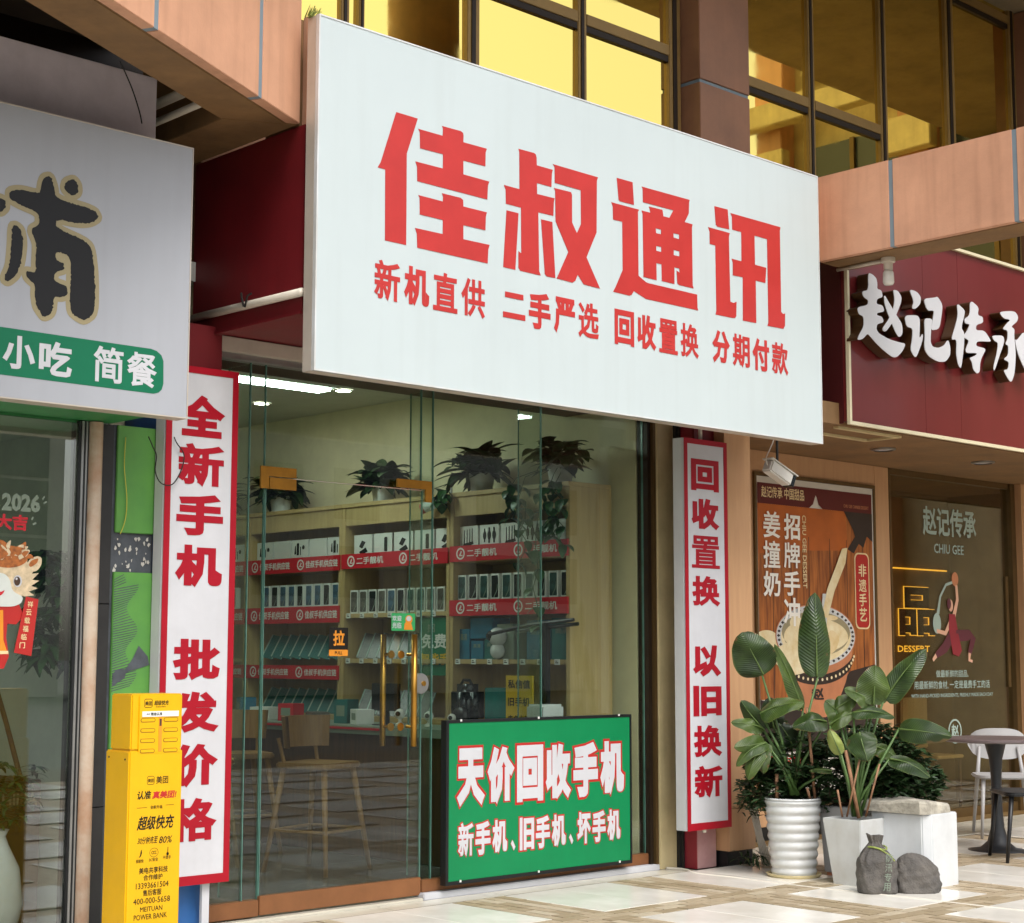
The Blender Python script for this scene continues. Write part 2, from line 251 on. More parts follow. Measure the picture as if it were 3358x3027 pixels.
# ------------------------------------------------------------------ traced lettering outlines, metres on their sign planes
TR = {'jia':[[[5.0301,3.9422],[5.1675,3.9408],[5.0991,3.7493],[5.1004,3.2929],[4.9677,3.293],[4.965,3.6417],[4.9184,3.6433],[4.9366,3.6716]],[[5.171,3.8896],[5.3305,3.8894],[5.3322,3.9278],[5.3251,3.9386],[5.4511,3.9401],[5.4664,3.9341],[5.4696,3.9215],[5.4688,3.8861],[5.63,3.8869],[5.6218,3.8653],[5.62,3.7922],[5.4694,3.7909],[5.4698,3.72],[5.6475,3.7181],[5.6382,3.6949],[5.6343,3.6217],[5.1669,3.6245],[5.1652,3.6963],[5.1543,3.7214],[5.3329,3.7223],[5.3333,3.7949],[5.1836,3.7938],[5.1808,3.875]],[[5.1744,3.5563],[5.3342,3.5542],[5.336,3.5776],[5.3279,3.5952],[5.4534,3.5955],[5.4686,3.5876],[5.4709,3.5546],[5.6314,3.5543],[5.6243,3.531],[5.6214,3.4592],[5.4715,3.4587],[5.4719,3.3869],[5.6509,3.3884],[5.6416,3.3618],[5.6378,3.29],[5.1703,3.2922],[5.1677,3.3602],[5.1549,3.388],[5.3346,3.3889],[5.335,3.4601],[5.185,3.4606],[5.1832,3.5443]]],'shu':[[[5.8528,3.9345],[5.9656,3.9358],[5.9799,3.9307],[5.9855,3.9139],[5.9866,3.8735],[6.1051,3.8733],[6.0983,3.8514],[6.0947,3.7777],[5.9876,3.7777],[5.9887,3.7195],[6.1194,3.7212],[6.1126,3.6986],[6.1091,3.6236],[5.9975,3.6224],[6.004,3.3108],[6.015,3.2876],[5.8676,3.2888],[5.8536,3.3024],[5.8535,3.3914],[5.874,3.3821],[5.8716,3.6238],[5.7641,3.6243],[5.7617,3.6994],[5.7489,3.7208],[5.8606,3.7204],[5.8593,3.9197]],[[5.7684,3.5909],[5.8543,3.591],[5.8321,3.2886],[5.7458,3.2889]],[[6.0174,3.5888],[6.1011,3.5895],[6.123,3.291],[6.0593,3.2898],[6.0449,3.3012]],[[6.1051,3.9045],[6.4528,3.9022],[6.4431,3.8817],[6.4389,3.5933],[6.3593,3.4424],[6.4641,3.2867],[6.3376,3.2903],[6.2916,3.3365],[6.2741,3.3009],[6.2511,3.2867],[6.1331,3.291],[6.2208,3.4479],[6.1248,3.5987],[6.1229,3.762],[6.1139,3.7766],[6.2415,3.7785],[6.2495,3.766],[6.2501,3.6133],[6.2868,3.5621],[6.3183,3.6174],[6.3169,3.804],[6.1196,3.8056],[6.1187,3.8925]]],'tong':[[[6.6019,3.9301],[6.7321,3.9305],[6.742,3.8026],[6.6276,3.8014],[6.6167,3.8078]],[[6.5571,3.7837],[6.7841,3.7839],[6.774,3.7691],[6.7751,3.4073],[6.8358,3.381],[6.8609,3.378],[7.275,3.3763],[7.2764,3.2998],[7.2828,3.2849],[6.8347,3.2851],[6.7357,3.3145],[6.717,3.2905],[6.6986,3.2834],[6.5676,3.2855],[6.5895,3.3173],[6.6461,3.4189],[6.6449,3.6898],[6.5708,3.689],[6.569,3.7606]],[[6.8056,3.9209],[6.8143,3.9105],[6.8159,3.833],[7.0741,3.8347],[7.0396,3.7844],[6.988,3.7837],[6.9795,3.8196],[6.8661,3.8174],[6.8783,3.7842],[6.8028,3.7831],[6.8127,3.7677],[6.8161,3.407],[6.9256,3.4053],[6.9243,3.5034],[6.9676,3.5036],[6.9689,3.4078],[7.077,3.4073],[7.0784,3.5043],[7.1201,3.5041],[7.1236,3.4801],[7.0964,3.4889],[7.1018,3.4155],[7.1173,3.4075],[7.2436,3.4076],[7.236,3.4258],[7.235,3.7617],[7.2406,3.7831],[7.1717,3.7839],[7.2083,3.8411],[7.212,3.904],[7.2177,3.9229]]],'tong_holes':[[[6.9217,3.7029],[6.9664,3.703],[6.9661,3.676],[6.9239,3.6755]],[[7.0722,3.7018],[7.1218,3.7018],[7.1214,3.6753],[7.0731,3.6756]],[[6.9243,3.6019],[6.9664,3.6031],[6.9673,3.5737],[6.9239,3.5742]],[[7.0734,3.6048],[7.1229,3.6036],[7.1224,3.5745],[7.0729,3.5741]]],'xun':[[[7.4394,3.9283],[7.5613,3.9303],[7.5742,3.8125],[7.4659,3.8094],[7.4496,3.8182]],[[7.3794,3.7921],[7.5779,3.7914],[7.569,3.7671],[7.5747,3.3791],[7.6053,3.3764],[7.6322,3.3876],[7.6275,3.3012],[7.6174,3.288],[7.5936,3.2847],[7.4378,3.2832],[7.4451,3.3065],[7.4431,3.6937],[7.3926,3.694],[7.3926,3.7675]],[[7.5861,3.914],[8.0666,3.9146],[8.06,3.8909],[8.0596,3.3875],[8.0786,3.3772],[8.0982,3.3846],[8.0945,3.3068],[8.0791,3.2861],[7.9228,3.2832],[7.9321,3.3029],[7.9322,3.8168],[7.8114,3.817],[7.8114,3.639],[7.9203,3.6383],[7.9091,3.543],[7.8163,3.5433],[7.8157,3.2849],[7.6889,3.2827],[7.6935,3.544],[7.6005,3.5411],[7.6022,3.6184],[7.5914,3.6393],[7.6843,3.6392],[7.6855,3.8168],[7.6008,3.8164],[7.5997,3.8955]]],'zhao':[[[9.1006,3.8108],[9.1503,3.8061],[9.1925,3.7875],[9.2025,3.7511],[9.1968,3.7164],[9.2472,3.7157],[9.2627,3.6715],[9.194,3.6486],[9.1854,3.6137],[9.2575,3.6158],[9.2776,3.5765],[9.1902,3.5539],[9.1895,3.5387],[9.2471,3.5384],[9.2673,3.5033],[9.1871,3.4796],[9.1786,3.4449],[9.2062,3.4193],[9.3208,3.3967],[9.4378,3.3908],[9.5195,3.393],[9.4722,3.3315],[9.4037,3.2847],[9.345,3.2817],[9.2027,3.335],[9.1051,3.3891],[9.0774,3.402],[9.0193,3.3569],[8.963,3.3437],[8.9782,3.3763],[9.0367,3.4422],[9.0393,3.509],[8.9836,3.5177],[8.9685,3.5611],[9.0848,3.5906],[9.0975,3.6259],[9.0443,3.6388],[9.0246,3.6734],[9.1002,3.6933]],[[9.2753,3.6946],[9.3314,3.6436],[9.4162,3.5708],[9.4806,3.5201],[9.482,3.452],[9.4392,3.4225],[9.3966,3.4576],[9.3273,3.5497],[9.2797,3.6275]],[[9.3824,3.7406],[9.4385,3.7406],[9.4814,3.7043],[9.4722,3.6643],[9.4166,3.5794],[9.3545,3.5027],[9.279,3.4375],[9.2406,3.4533],[9.3266,3.5327],[9.3892,3.6266],[9.3992,3.6877]]],'ji':[[[9.5742,3.7725],[9.665,3.7708],[9.7169,3.7395],[9.7069,3.6902],[9.644,3.6464],[9.6015,3.6446],[9.6311,3.6964]],[[9.5088,3.584],[9.6649,3.6079],[9.6943,3.5843],[9.6914,3.5233],[9.68,3.444],[9.7312,3.4941],[9.7175,3.4317],[9.6356,3.3067],[9.599,3.3304],[9.5734,3.3614],[9.5963,3.433],[9.6073,3.5075],[9.5323,3.5101]],[[9.7426,3.732],[9.8961,3.7637],[9.9201,3.7744],[9.9822,3.7262],[9.9657,3.6488],[9.9322,3.5474],[9.822,3.5237],[9.8571,3.6072],[9.8759,3.6712],[9.7897,3.6544]],[[9.7485,3.5989],[9.8494,3.6078],[9.831,3.5511],[9.815,3.4444],[9.8397,3.4128],[9.9098,3.4131],[9.9897,3.4409],[10.0399,3.4915],[10.0654,3.433],[10.0579,3.3791],[9.9997,3.328],[9.9049,3.3164],[9.7974,3.3379],[9.7381,3.3824],[9.7513,3.4968]]],'chuan':[[[10.1665,3.7666],[10.27,3.7279],[10.2598,3.6906],[10.2139,3.5947],[10.2529,3.5642],[10.2447,3.4738],[10.1979,3.299],[10.1592,3.3298],[10.1388,3.3981],[10.1526,3.5063],[10.0797,3.4923],[10.1326,3.5836],[10.1779,3.679]],[[10.3403,3.8121],[10.4545,3.7772],[10.4343,3.7154],[10.5012,3.7158],[10.507,3.6711],[10.4136,3.6446],[10.4029,3.6025],[10.5207,3.6184],[10.6015,3.5564],[10.5924,3.5461],[10.4153,3.5274],[10.3965,3.4889],[10.5384,3.4891],[10.4848,3.4325],[10.4486,3.3829],[10.4394,3.3098],[10.4019,3.2919],[10.3538,3.3176],[10.3403,3.3696],[10.3088,3.3926],[10.3927,3.421],[10.4187,3.4422],[10.2696,3.4235],[10.2629,3.4494],[10.3158,3.5189],[10.2268,3.534],[10.2863,3.5777],[10.3306,3.6376],[10.2648,3.633],[10.2583,3.6635],[10.3341,3.7011]]],'cheng':[[[10.6208,3.5955],[10.7765,3.6162],[10.7911,3.5721],[10.7153,3.4613],[10.6395,3.3379],[10.6237,3.3588],[10.6819,3.4754],[10.7036,3.5514],[10.6444,3.562]],[[10.7263,3.7845],[10.9466,3.8208],[10.9939,3.7854],[10.9772,3.7457],[10.8859,3.6958],[10.9379,3.6843],[10.9261,3.6362],[10.9438,3.4991],[10.9172,3.3569],[10.8687,3.2821],[10.8263,3.3002],[10.7608,3.3614],[10.8309,3.3744],[10.8432,3.4311],[10.7657,3.44],[10.8373,3.4765],[10.8419,3.551],[10.7987,3.5546],[10.836,3.5964],[10.8401,3.6617],[10.7706,3.6615],[10.8163,3.7001],[10.8892,3.7474],[10.7842,3.7419]],[[10.9682,3.6045],[11.0621,3.6825],[11.1509,3.6662],[11.1672,3.6401],[11.0728,3.5714],[11.2068,3.4191],[11.0959,3.3779],[11.0282,3.4351],[10.9628,3.5201],[10.9332,3.6092]]],'pu':[[[3.3554,3.3475],[3.3864,3.3611],[3.4052,3.3205],[3.4134,3.2667],[3.5989,3.2534],[3.6246,3.2206],[3.5847,3.1908],[3.5284,3.1769],[3.4167,3.1765],[3.422,3.1377],[3.555,3.1071],[3.5924,3.0838],[3.6127,2.964],[3.6184,2.7939],[3.5671,2.7533],[3.5305,2.7666],[3.5019,2.7846],[3.4957,2.8497],[3.4975,3.0268],[3.4217,3.0362],[3.423,2.9997],[3.463,2.988],[3.4678,2.963],[3.421,2.9445],[3.4186,2.9039],[3.4862,2.8924],[3.4874,2.8595],[3.4602,2.8407],[3.4209,2.8385],[3.4157,2.7649],[3.3776,2.7414],[3.3573,2.7638],[3.3412,2.7832],[3.3316,2.8323],[3.3339,2.8761],[3.2945,2.8989],[3.2857,2.93],[3.3358,2.9272],[3.3309,2.9554],[3.3324,3.0211],[3.331,3.0572],[3.302,3.1104],[3.3435,3.1397],[3.3378,3.1899],[3.2368,3.211],[3.202,3.2261],[3.2007,3.2584],[3.2497,3.2752],[3.3426,3.2714],[3.3449,3.316]],[[3.4582,3.3496],[3.4975,3.3701],[3.5184,3.3504],[3.5221,3.3137],[3.4923,3.2893],[3.4514,3.3148]],[[3.2366,3.1168],[3.26,3.1029],[3.2721,3.047],[3.2652,2.9663],[3.2484,2.906],[3.2082,2.8674],[3.189,2.8787],[3.2131,2.9362],[3.2176,3.016],[3.2178,3.1098]],[[3.1163,3.206],[3.1606,3.2217],[3.1836,3.2117],[3.1885,3.1838],[3.1631,3.1574],[3.1177,3.1704]]],'band':[[[2.9624,2.6793],[3.1819,2.6747],[3.902,2.6732],[3.9322,2.6672],[3.956,2.6512],[3.968,2.626],[3.971,2.5237],[3.9631,2.4963],[3.9464,2.48],[3.9208,2.4727],[3.1897,2.4741],[2.9711,2.4693]]]}
# ------------------------------------------------------------------ material list
mat('tile_white', '#e4e1d9', .19, var=.05, vs=2.2, c2='#d6d1c5', bump=.02, bs=8)
mat('brick', '#aa9a80', .55, var=.07, vs=14, bump=.25, bs=60)
mat('brick_dark', '#9a8a6e', .55, var=.07, vs=14, bump=.25, bs=60)
mat('brick_pale', '#b7aa92', .55, var=.07, vs=14, bump=.25, bs=60)
mat('mortar', '#51473a', .9, var=.1)
mat('strip_stone', '#cdc8b8', .2, var=.08, vs=2.5)
mat('asphalt', '#4a4947', .9, var=.1, vs=30)
mat('pink_stone', '#d39f7f', .55, var=.09, vs=1.6, bump=.08, bs=80, streak=.32)
mat('joint_grey', '#7b8a92', .6, var=.05)
mat('soffit_plaster', '#84643f', .75, var=.14, vs=2.6, bump=.15, bs=30, streak=.2)
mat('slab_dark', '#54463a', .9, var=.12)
mat('granite', '#966a4e', .42, var=.12, vs=2.0, bump=.03, streak=.15)
mat('overhang', '#8c7d62', .8, var=.15, vs=1.5, streak=.2)
mat('bronze', '#6a5433', .38, metal=.55, var=.1, vs=5)
mat('bronze_dark', '#2c2116', .45, metal=.3, var=.1)
mat('red_paint', '#6f1118', .5, var=.12, vs=2.0, bump=.04, streak=.2)
mat('faded_red', '#c29a96', .6, var=.15, vs=3, c2='#b07f80')
mat('sign_white', '#bbc6c7', .45, var=.02, vs=.9, spec=.3, streak=.06)
mat('sign_grey', '#a4a7ad', .5, var=.03, vs=.8, spec=.3, streak=.08)
mat('aluminium', '#c2b8aa', .45, metal=.2, var=.06, vs=5)
mat('steel', '#a9a9a6', .3, metal=.8, var=.08)
mat('letter_red', '#b53431', .4, var=.05, spec=.3)
mat('print_red', '#9c0c20', .45, var=.03, spec=.3)
mat('print_white', '#c2c3c7', .45, var=.03, spec=.3, streak=.06)
mat('print_black', '#17150f', .5, var=.02, spec=.3)
mat('brush_black', '#1c1c1d', .5, var=.03, spec=.3)
mat('tan', '#9b906f', .5, var=.04, spec=.3)
mat('shop_green', '#0c6b4a', .45, var=.03, spec=.3)
mat('board_green', '#047d49', .42, var=.04, spec=.35, streak=.06)
mat('black_frame', '#101214', .4, var=.05)
mat('pvc', '#cfc6b6', .4, var=.08, vs=8)
mat('cream', '#cdbd90', .6, var=.1, vs=3.5, bump=.05, streak=.3)
mat('blue_paint', '#2a5f9c', .5, var=.1)
mat('grass_green', '#578e3a', .5, var=.18, vs=2.0, c2='#467d40', streak=.12)
mat('slate', '#4a4f55', .6, var=.2, vs=12, bump=.2, bs=30)
mat('plaster_white', '#c9c6bd', .8, var=.15)
mat('rust_white', '#b9b0a0', .55, var=.3, vs=2.4, c2='#a0714c', streak=.5)
mat('dark_metal', '#2b2a29', .5, metal=.2, var=.12, vs=9)
mat('lavender', '#e2d8de', .6, var=.06, streak=.1)
mat('maroon', '#6c2324', .3, var=.05, vs=1.2, coat=.15, streak=.1)
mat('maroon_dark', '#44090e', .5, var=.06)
mat('letter_white', '#d0d1d4', .35, var=.02)
mat('letter_side', '#4b3117', .4, metal=.3, var=.1)
mat('cream_trim', '#d9cfae', .45, var=.04)
wood('wall_wood', '#b78c66', '#c2986f', 1.6, .5, bump=.03)
wood('shelf_wood', '#a88e60', '#b89e6e', 2.0, .5)
wood('dark_wood', '#3b2718', '#523724', 2.5, .5)
wood('stool_wood', '#7a5629', '#8f6a38', 3.0, .5)
wood('poster_wood', '#6d3412', '#bb6f30', 2.2, .5, axis=2, bump=0)
mat('room_wall', '#e0d8b4', .8, var=.05)
mat('room_ceiling', '#d2d5ce', .85, var=.04)
mat('room_floor', '#5c5b57', .2, var=.2, vs=1.2)
mat('grey_room', '#c3cbb8', .8, var=.06)
mat('brown_room', '#6f572f', .6, var=.12)
mat('light_panel', '#eafff4', .5, var=0, emit=24)
mat('lamp_disc', '#fff8ea', .5, var=0, emit=34)
mat('banner_red', '#bd1525', .45, var=.03)
mat('brass', '#b98a3c', .28, metal=.9, var=.1, vs=8)
mat('copper_rail', '#8f5f3c', .42, metal=.35, var=.1, vs=4)
mat('door_brass', '#a9741f', .4, metal=.5, var=.12, vs=10)
mat('kiosk_yellow', '#deaa04', .4, var=.03, spec=.4, coat=.1, streak=.05)
mat('kiosk_dark', '#8f6803', .45, var=.03)
mat('card_white', '#d9d9d4', .5, var=.03)
mat('phone_dark', '#1d2326', .25, var=.1)
mat('phone_teal', '#365a58', .3, var=.3, vs=14, c2='#15211f')
mat('phone_blue', '#4b6d86', .3, var=.3, vs=14, c2='#202c38')
mat('phone_grey', '#6d675e', .3, var=.3, vs=14, c2='#2a2724')
mat('box_blue', '#1f6f8e', .5, var=.15, vs=6)
mat('box_teal', '#1d6f6c', .5, var=.15, vs=6)
mat('yellow_card', '#c9a21a', .5, var=.05)
mat('orange', '#e28f22', .45, var=.05)
mat('sticker_green', '#2fa45c', .5, var=.1)
mat('pot_white', '#d2d5d6', .2, var=.04, vs=4, c2='#c3c3bf', coat=.3, streak=.1)
mat('block_white', '#d3d6d7', .4, var=.06, vs=3, bump=.04, streak=.12)
mat('concrete', '#b4ae9f', .9, var=.22, vs=14, bump=.7, bs=40)
mat('bag_cloth', '#454341', .95, var=.3, vs=9, c2='#66615b', bump=.7, bs=90, streak=.4)
mat('soil', '#3a2c20', .95, var=.3, vs=20, bump=.5)
mat('stake', '#9a7152', .7, var=.2, vs=20)
mat('leaf', '#2b5526', .38, var=.3, vs=6, c2='#1d3f1c', spec=.5)
mat('leaf_light', '#3f6c2f', .4, var=.25, vs=6, c2='#2d5523', spec=.5)
mat('leaf_dark', '#27401d', .5, var=.35, vs=9, c2='#182b12')
mat('leaf_pale', '#8f9c4c', .5, var=.25, vs=9)
mat('midrib', '#5a7038', .5, var=.1)
mat('stem', '#4d6b33', .5, var=.2)
mat('bark', '#5a4636', .8, var=.25, vs=20)
mat('chair_grey', '#a5a4a3', .5, var=.04)
mat('table_top', '#6e6160', .35, var=.06)
mat('table_base', '#26292c', .45, var=.06)
mat('chair_black', '#1a1b1d', .4, var=.06)
mat('cctv', '#cfccc4', .4, var=.05)
mat('bulb_glass', '#dad8cf', .2, var=.02)
mat('neon', '#f0b23c', .5, var=0, emit=.9)
mat('lamp_warm', '#ffcf7a', .5, var=0, emit=2)
mat('poster_text', '#f6f1e6', .4, var=.02)
mat('sign_body', '#2a1a08', .5, var=.05)
mat('skin', '#d9a98c', .5, var=.03)
mat('cloth_red', '#8d2632', .5, var=.05)
mat('cloth_plum', '#5c2733', .5, var=.05)
mat('decal_white', '#9fb2a6', .5, var=.04)
mat('decal_grey', '#7d8a7a', .5, var=.04)
mat('poster_maroon', '#5a0d10', .45, var=.06)
mat('poster_orange', '#b85f20', .45, var=.12, vs=3)
mat('poster_dark', '#2c201c', .45, var=.2, vs=5)
mat('poster_cream', '#e6d3a8', .45, var=.1, vs=8, c2='#d9bd86')
mat('milk', '#e8dcb8', .45, var=.1, vs=10, c2='#dcc48e')
mat('clay', '#c07c55', .45, var=.1, vs=5)
mat('poster_white', '#cdc7bb', .5, var=.03)
mat('paper_red', '#b3221c', .5, var=.06)
mat('fur_cream', '#d8c3a0', .6, var=.15, vs=40)
mat('fur_orange', '#b5692e', .6, var=.25, vs=40)
mat('horse_white', '#cdd2cc', .6, var=.05)
mat('cable', '#d6d0c2', .5, var=.05)
mat('wire_black', '#15130f', .6, var=0)
mat('wire_yellow', '#b5b040', .6, var=0)
mat('far_wall', '#c9c2b4', .8, var=.1, vs=.5)
mat('far_glass', '#3a4248', .15, var=.1, vs=.3)
mat('lining_green', '#2f7d42', .5, var=.1)
mat('box_white', '#c6c7c8', .5, var=.03, streak=.08)
glass('glass_clear', (.91, .955, .925), 1.35)
glass('glass_left', (.92, .96, .93), 3.8)
glass('glass_right', (.88, .87, .78), 1.5)
mat('glass_edge', '#5f8a7e', .2, var=.15, vs=6)
mat('gold_frame', '#9a7c48', .4, metal=.35, var=.08)
def gold_glass():
    m = bpy.data.materials.new('gold_glass'); m.use_nodes = True; n = m.node_tree.nodes; l = m.node_tree.links; b = n['Principled BSDF']
    b.inputs['Base Color'].default_value = (1.0, .75, .19, 1); b.inputs['Metallic'].default_value = 1; b.inputs['Roughness'].default_value = .015
    tc = n.new('ShaderNodeTexCoord'); nz = n.new('ShaderNodeTexNoise'); nz.inputs['Scale'].default_value = 1.1; nz.inputs['Detail'].default_value = 1
    l.new(tc.outputs['Object'], nz.inputs[0]); bp = n.new('ShaderNodeBump'); bp.inputs['Strength'].default_value = .022; bp.inputs['Distance'].default_value = .05
    l.new(nz.outputs['Fac'], bp.inputs['Height']); l.new(bp.outputs[0], b.inputs['Normal'])
    n2 = n.new('ShaderNodeTexNoise'); n2.inputs['Scale'].default_value = 5; n2.inputs['Detail'].default_value = 8; l.new(tc.outputs['Object'], n2.inputs[0])
    mr = n.new('ShaderNodeMapRange'); mr.inputs['From Min'].default_value = .45; mr.inputs['From Max'].default_value = .8; mr.inputs['To Min'].default_value = .01; mr.inputs['To Max'].default_value = .07
    l.new(n2.outputs['Fac'], mr.inputs[0]); l.new(mr.outputs[0], b.inputs['Roughness'])
    M['gold_glass'] = m
gold_glass()
# ------------------------------------------------------------------ setting: ground and pavement
tag(build('ground', MB().add([(-300,-300,-.03),(300,-300,-.03),(300,300,-.03),(-300,300,-.03)], [(0,1,2,3)]), 'asphalt'), 'grey road surface stretching away from the pavement', kind='structure')
pave = tag(build('pavement', MB().box(-14, 24, -4, 7.04, -.1, -.008), 'mortar'), 'paved forecourt of white tiles and brown brick bands', kind='structure')
PX, PY, TX, TY = 1.2, 1.0, .82, .76
x_of = lambda i: 6.42 + PX*i
y_of = lambda j: 6.06 + PY*j
tile_me = {}
def tile(x0, x1, y0, y1):
    w, d = x1-x0, y1-y0; k = (round(w,3), round(d,3))
    if k not in tile_me:
        o = build('white_tile', MB().box(-w/2, w/2, -d/2, d/2, -.01, 0), 'tile_white', None, .002, segs=1); tile_me[k] = o.data; bpy.data.objects.remove(o)
    o = bpy.data.objects.new('white_tile', tile_me[k]); COL.objects.link(o); o.parent = pave
    o.location = Vector(((x0+x1)/2, (y0+y1)/2, random.uniform(-.0006, .0006))) - ORG[pave.name]
    o.rotation_euler = (random.uniform(-.0012,.0012), random.uniform(-.0012,.0012), 0)
for i in range(-6, 9):
    for j in range(-8, 1):
        y1 = y_of(j)+TY
        for h in range(2): tile(x_of(i)+h*TX/2+.0015, x_of(i)+(h+1)*TX/2-.0015, y_of(j)+.0015, y1-.0015)
near, far = [], []
def band(x0, x1, y0, y1, alongx):
    L, Wd = .19, .0755
    nb = max(1, round((y1-y0 if alongx else x1-x0)/Wd)); wd = (y1-y0 if alongx else x1-x0)/nb
    for r in range(nb):
        a, e = (x0, x1) if alongx else (y0, y1); s = a - (L/2 if r % 2 else 0)
        while s < e-.001:
            p, q = max(s, a), min(s+L, e); s += L
            if q-p < .02: continue
            b = (p, q, y0+r*wd, y0+(r+1)*wd) if alongx else (x0+r*wd, x0+(r+1)*wd, p, q)
            cx, cy = (b[0]+b[1])/2, (b[2]+b[3])/2
            ang = math.degrees(math.atan2(cy, cx)) - 46.48; dist = math.hypot(cx, cy)
            vis = abs(ang) < 17.5 and dist > 8.2 and cy < 6.95
            (near if vis else far).append((dist, b))
for j in range(-8, 1):
    band(-1.0, 17.4, y_of(j)-(PY-TY), y_of(j), True)
    for i in range(-6, 9): band(x_of(i)+TX, x_of(i)+PX, y_of(j), y_of(j)+TY, False)
near.sort(); far = [b for _, b in near[300:]] + [b for _, b in far]; near = near[:300]
bm_cache = {}
for k, (_, b) in enumerate(near):
    w, d = b[1]-b[0]-.008, b[3]-b[2]-.008; mm = ('brick', 'brick_dark', 'brick_pale')[random.choice((0,0,0,1,1,2))]; key = (round(w,3), round(d,3), mm)
    if key not in bm_cache:
        o = build('paving_brick', MB().box(-w/2, w/2, -d/2, d/2, -.012, -.001), mm); bm_cache[key] = o.data; bpy.data.objects.remove(o)
    o = bpy.data.objects.new('paving_brick', bm_cache[key]); COL.objects.link(o); o.parent = pave
    o.location = Vector(((b[0]+b[1])/2, (b[2]+b[3])/2, random.uniform(-.002, .0))) - ORG[pave.name]
mb = MB()
for b in far: mb.box(b[0]+.002, b[1]-.002, b[2]+.002, b[3]-.002, -.012, -.002)
tag(build('brick_bands', mb, 'brick', pave), kind='stuff')
box('edge_strip', (4.7, 8.12, 6.84, 6.858, -.01, .003), 'mortar', pave, 0)
for k in range(5): box('strip_slab', (4.1+k*.8+.002, 4.9+k*.8-.002, 6.862, 7.04, -.01, .0), 'strip_stone', pave, .002)
for k in range(7): box('strip_slab', (8.4+k*.8+.002, 9.2+k*.8-.002, 6.862, 7.4, -.01, -.001), 'strip_stone', pave, .002)
# ------------------------------------------------------------------ opposite side of the street and wing (seen in the reflections)
def block(name, label, x0, x1, y0, y1, h, m, nx, nz, face):
    t = thing(name, label, 'building', ((x0+x1)/2, (y0+y1)/2, 0)); box('wall', (x0, x1, y0, y1, 0, h), m, t, 0)
    for i in range(nx):
        for k in range(nz):
            z = 3.2 + k*(h-3.6)/nz
            if face == 'y': a = x0 + (i+.2)*(x1-x0)/nx; box('window', (a, a+(x1-x0)/nx*.6, y1-.02, y1+.04, z, z+1.7), 'far_glass', t, 0)
            else: a = y0 + (i+.2)*(y1-y0)/nx; box('window', (x0-.04, x0+.02, a, a+(y1-y0)/nx*.6, z, z+1.7), 'far_glass', t, 0)
    return t
block('street_building', 'pale plain building across the street', 4, 26, -42, -34, 9, 'far_wall', 8, 3, 'y')
block('street_building', 'taller pale building further along the street', 30, 62, -40, -30, 14, 'far_wall', 10, 4, 'y')
wing = thing('building_wing', 'pink stone wing projecting forward beyond the right edge', 'building', (16.5, 4.8, 0))
box('wall', (16, 17, 2.2, 7.6, 0, 14), 'cream', wing, 0)
for y in (3.0, 4.8):
    for z in (4.9, 8.3): box('window', (15.94, 16.02, y, y+1.2, z, z+2.4), 'far_glass', wing, 0); box('sill', (15.85, 16.0, y-.1, y+1.3, z-.12, z-.01), 'cream', wing, 0); box('window_bar', (15.9, 15.938, y+.57, y+.63, z, z+2.4), 'bronze', wing, 0)
for y in (2.3, 4.3, 6.1): box('pier', (15.75, 16.0, y, y+.4, 0, 14), 'pink_stone', wing, .01); box('capital', (15.6, 15.749, y-.12, y+.52, 6.9, 7.3), 'cream', wing, .01)
for z in (4.2, 7.6, 11.0): box('cornice', (15.55, 15.74, 2.0, 7.6, z, z+.28), 'cream', wing, .01)
# ------------------------------------------------------------------ upper storey
YW = 7.3
ub = thing('upper_storey', 'brown granite upper storey with gold mirrored windows above the shop signs', 'building', (8, 7.6, 2.9))
box('wall', (0, 16, 7.42, 7.8, 2.9, 9), 'bronze_dark', ub, 0)
for x0, x1 in ((4.62, 5.9), (5.9, 7.4), (7.4, 8.5), (9.1, 10.5), (10.5, 11.9), (11.9, 13.3), (13.3, 15.98)):
    box('spandrel_panel', (x0+.006, x1-.006, 7.2, 7.41, 2.95, 4.56), 'granite', ub, .003)
box('overhang_soffit', (-2, 16, 5.1, 7.42, 6.95, 7.3), 'overhang', ub, .01)
fm, fd = 'gold_frame', 'bronze_dark'
for x0, x1 in ((3.4, 5.57), (5.63, 5.7), (5.74, 6.53), (6.63, 7.49), (7.57, 8.38), (9.12, 9.96), (10.04, 10.9), (11.0, 11.87), (12.0, 12.9), (13.3, 15.9)):
    zs = ((4.6, 5.34), (5.46, 6.95)) if x1 < 11.5 and x0 > 6 else ((4.6, 6.78), (6.86, 6.95))
    for z0, z1 in zs:      # panes sit slightly out of true in their frames
        a_, b_ = random.uniform(-.004, .004), random.uniform(-.004, .004); dx, dz = a_*(x1-x0)/2, b_*(z1-z0)/2
        build('window_pane', MB().add([(x0, YW-dx-dz, z0), (x1, YW+dx-dz, z0), (x1, YW+dx+dz, z1), (x0, YW-dx+dz, z1)], [(0,1,2,3)]), 'gold_glass', ub)
def mullion(x0, x1, z0=4.58, z1=6.95):
    o = box('mullion', (x0, x1, YW-.028, YW+.03, z0, z1), fm, ub, .004)
    box('mullion_cap', (x0+(x1-x0)*.3, x0+(x1-x0)*.62, YW-.036, YW-.0285, z0, z1), fd, ub, 0)
for x0, x1 in ((5.57, 5.63), (5.7, 5.74), (6.53, 6.63), (7.49, 7.57), (8.38, 8.5), (9.96, 10.04), (10.9, 11.0), (11.87, 12.0), (12.9, 13.0)): mullion(x0, x1)
for x0, x1, z in ((6.63, 7.49, 5.34), (7.57, 8.38, 5.34), (9.12, 9.96, 5.34), (10.04, 10.9, 5.34), (12.0, 12.9, 6.78)):
    box('transom', (x0, x1, YW-.03, YW+.03, z+.045, z+.12), fm, ub, .003); box('transom_lip', (x0, x1, YW-.022, YW+.03, z, z+.044), fd, ub, .002)
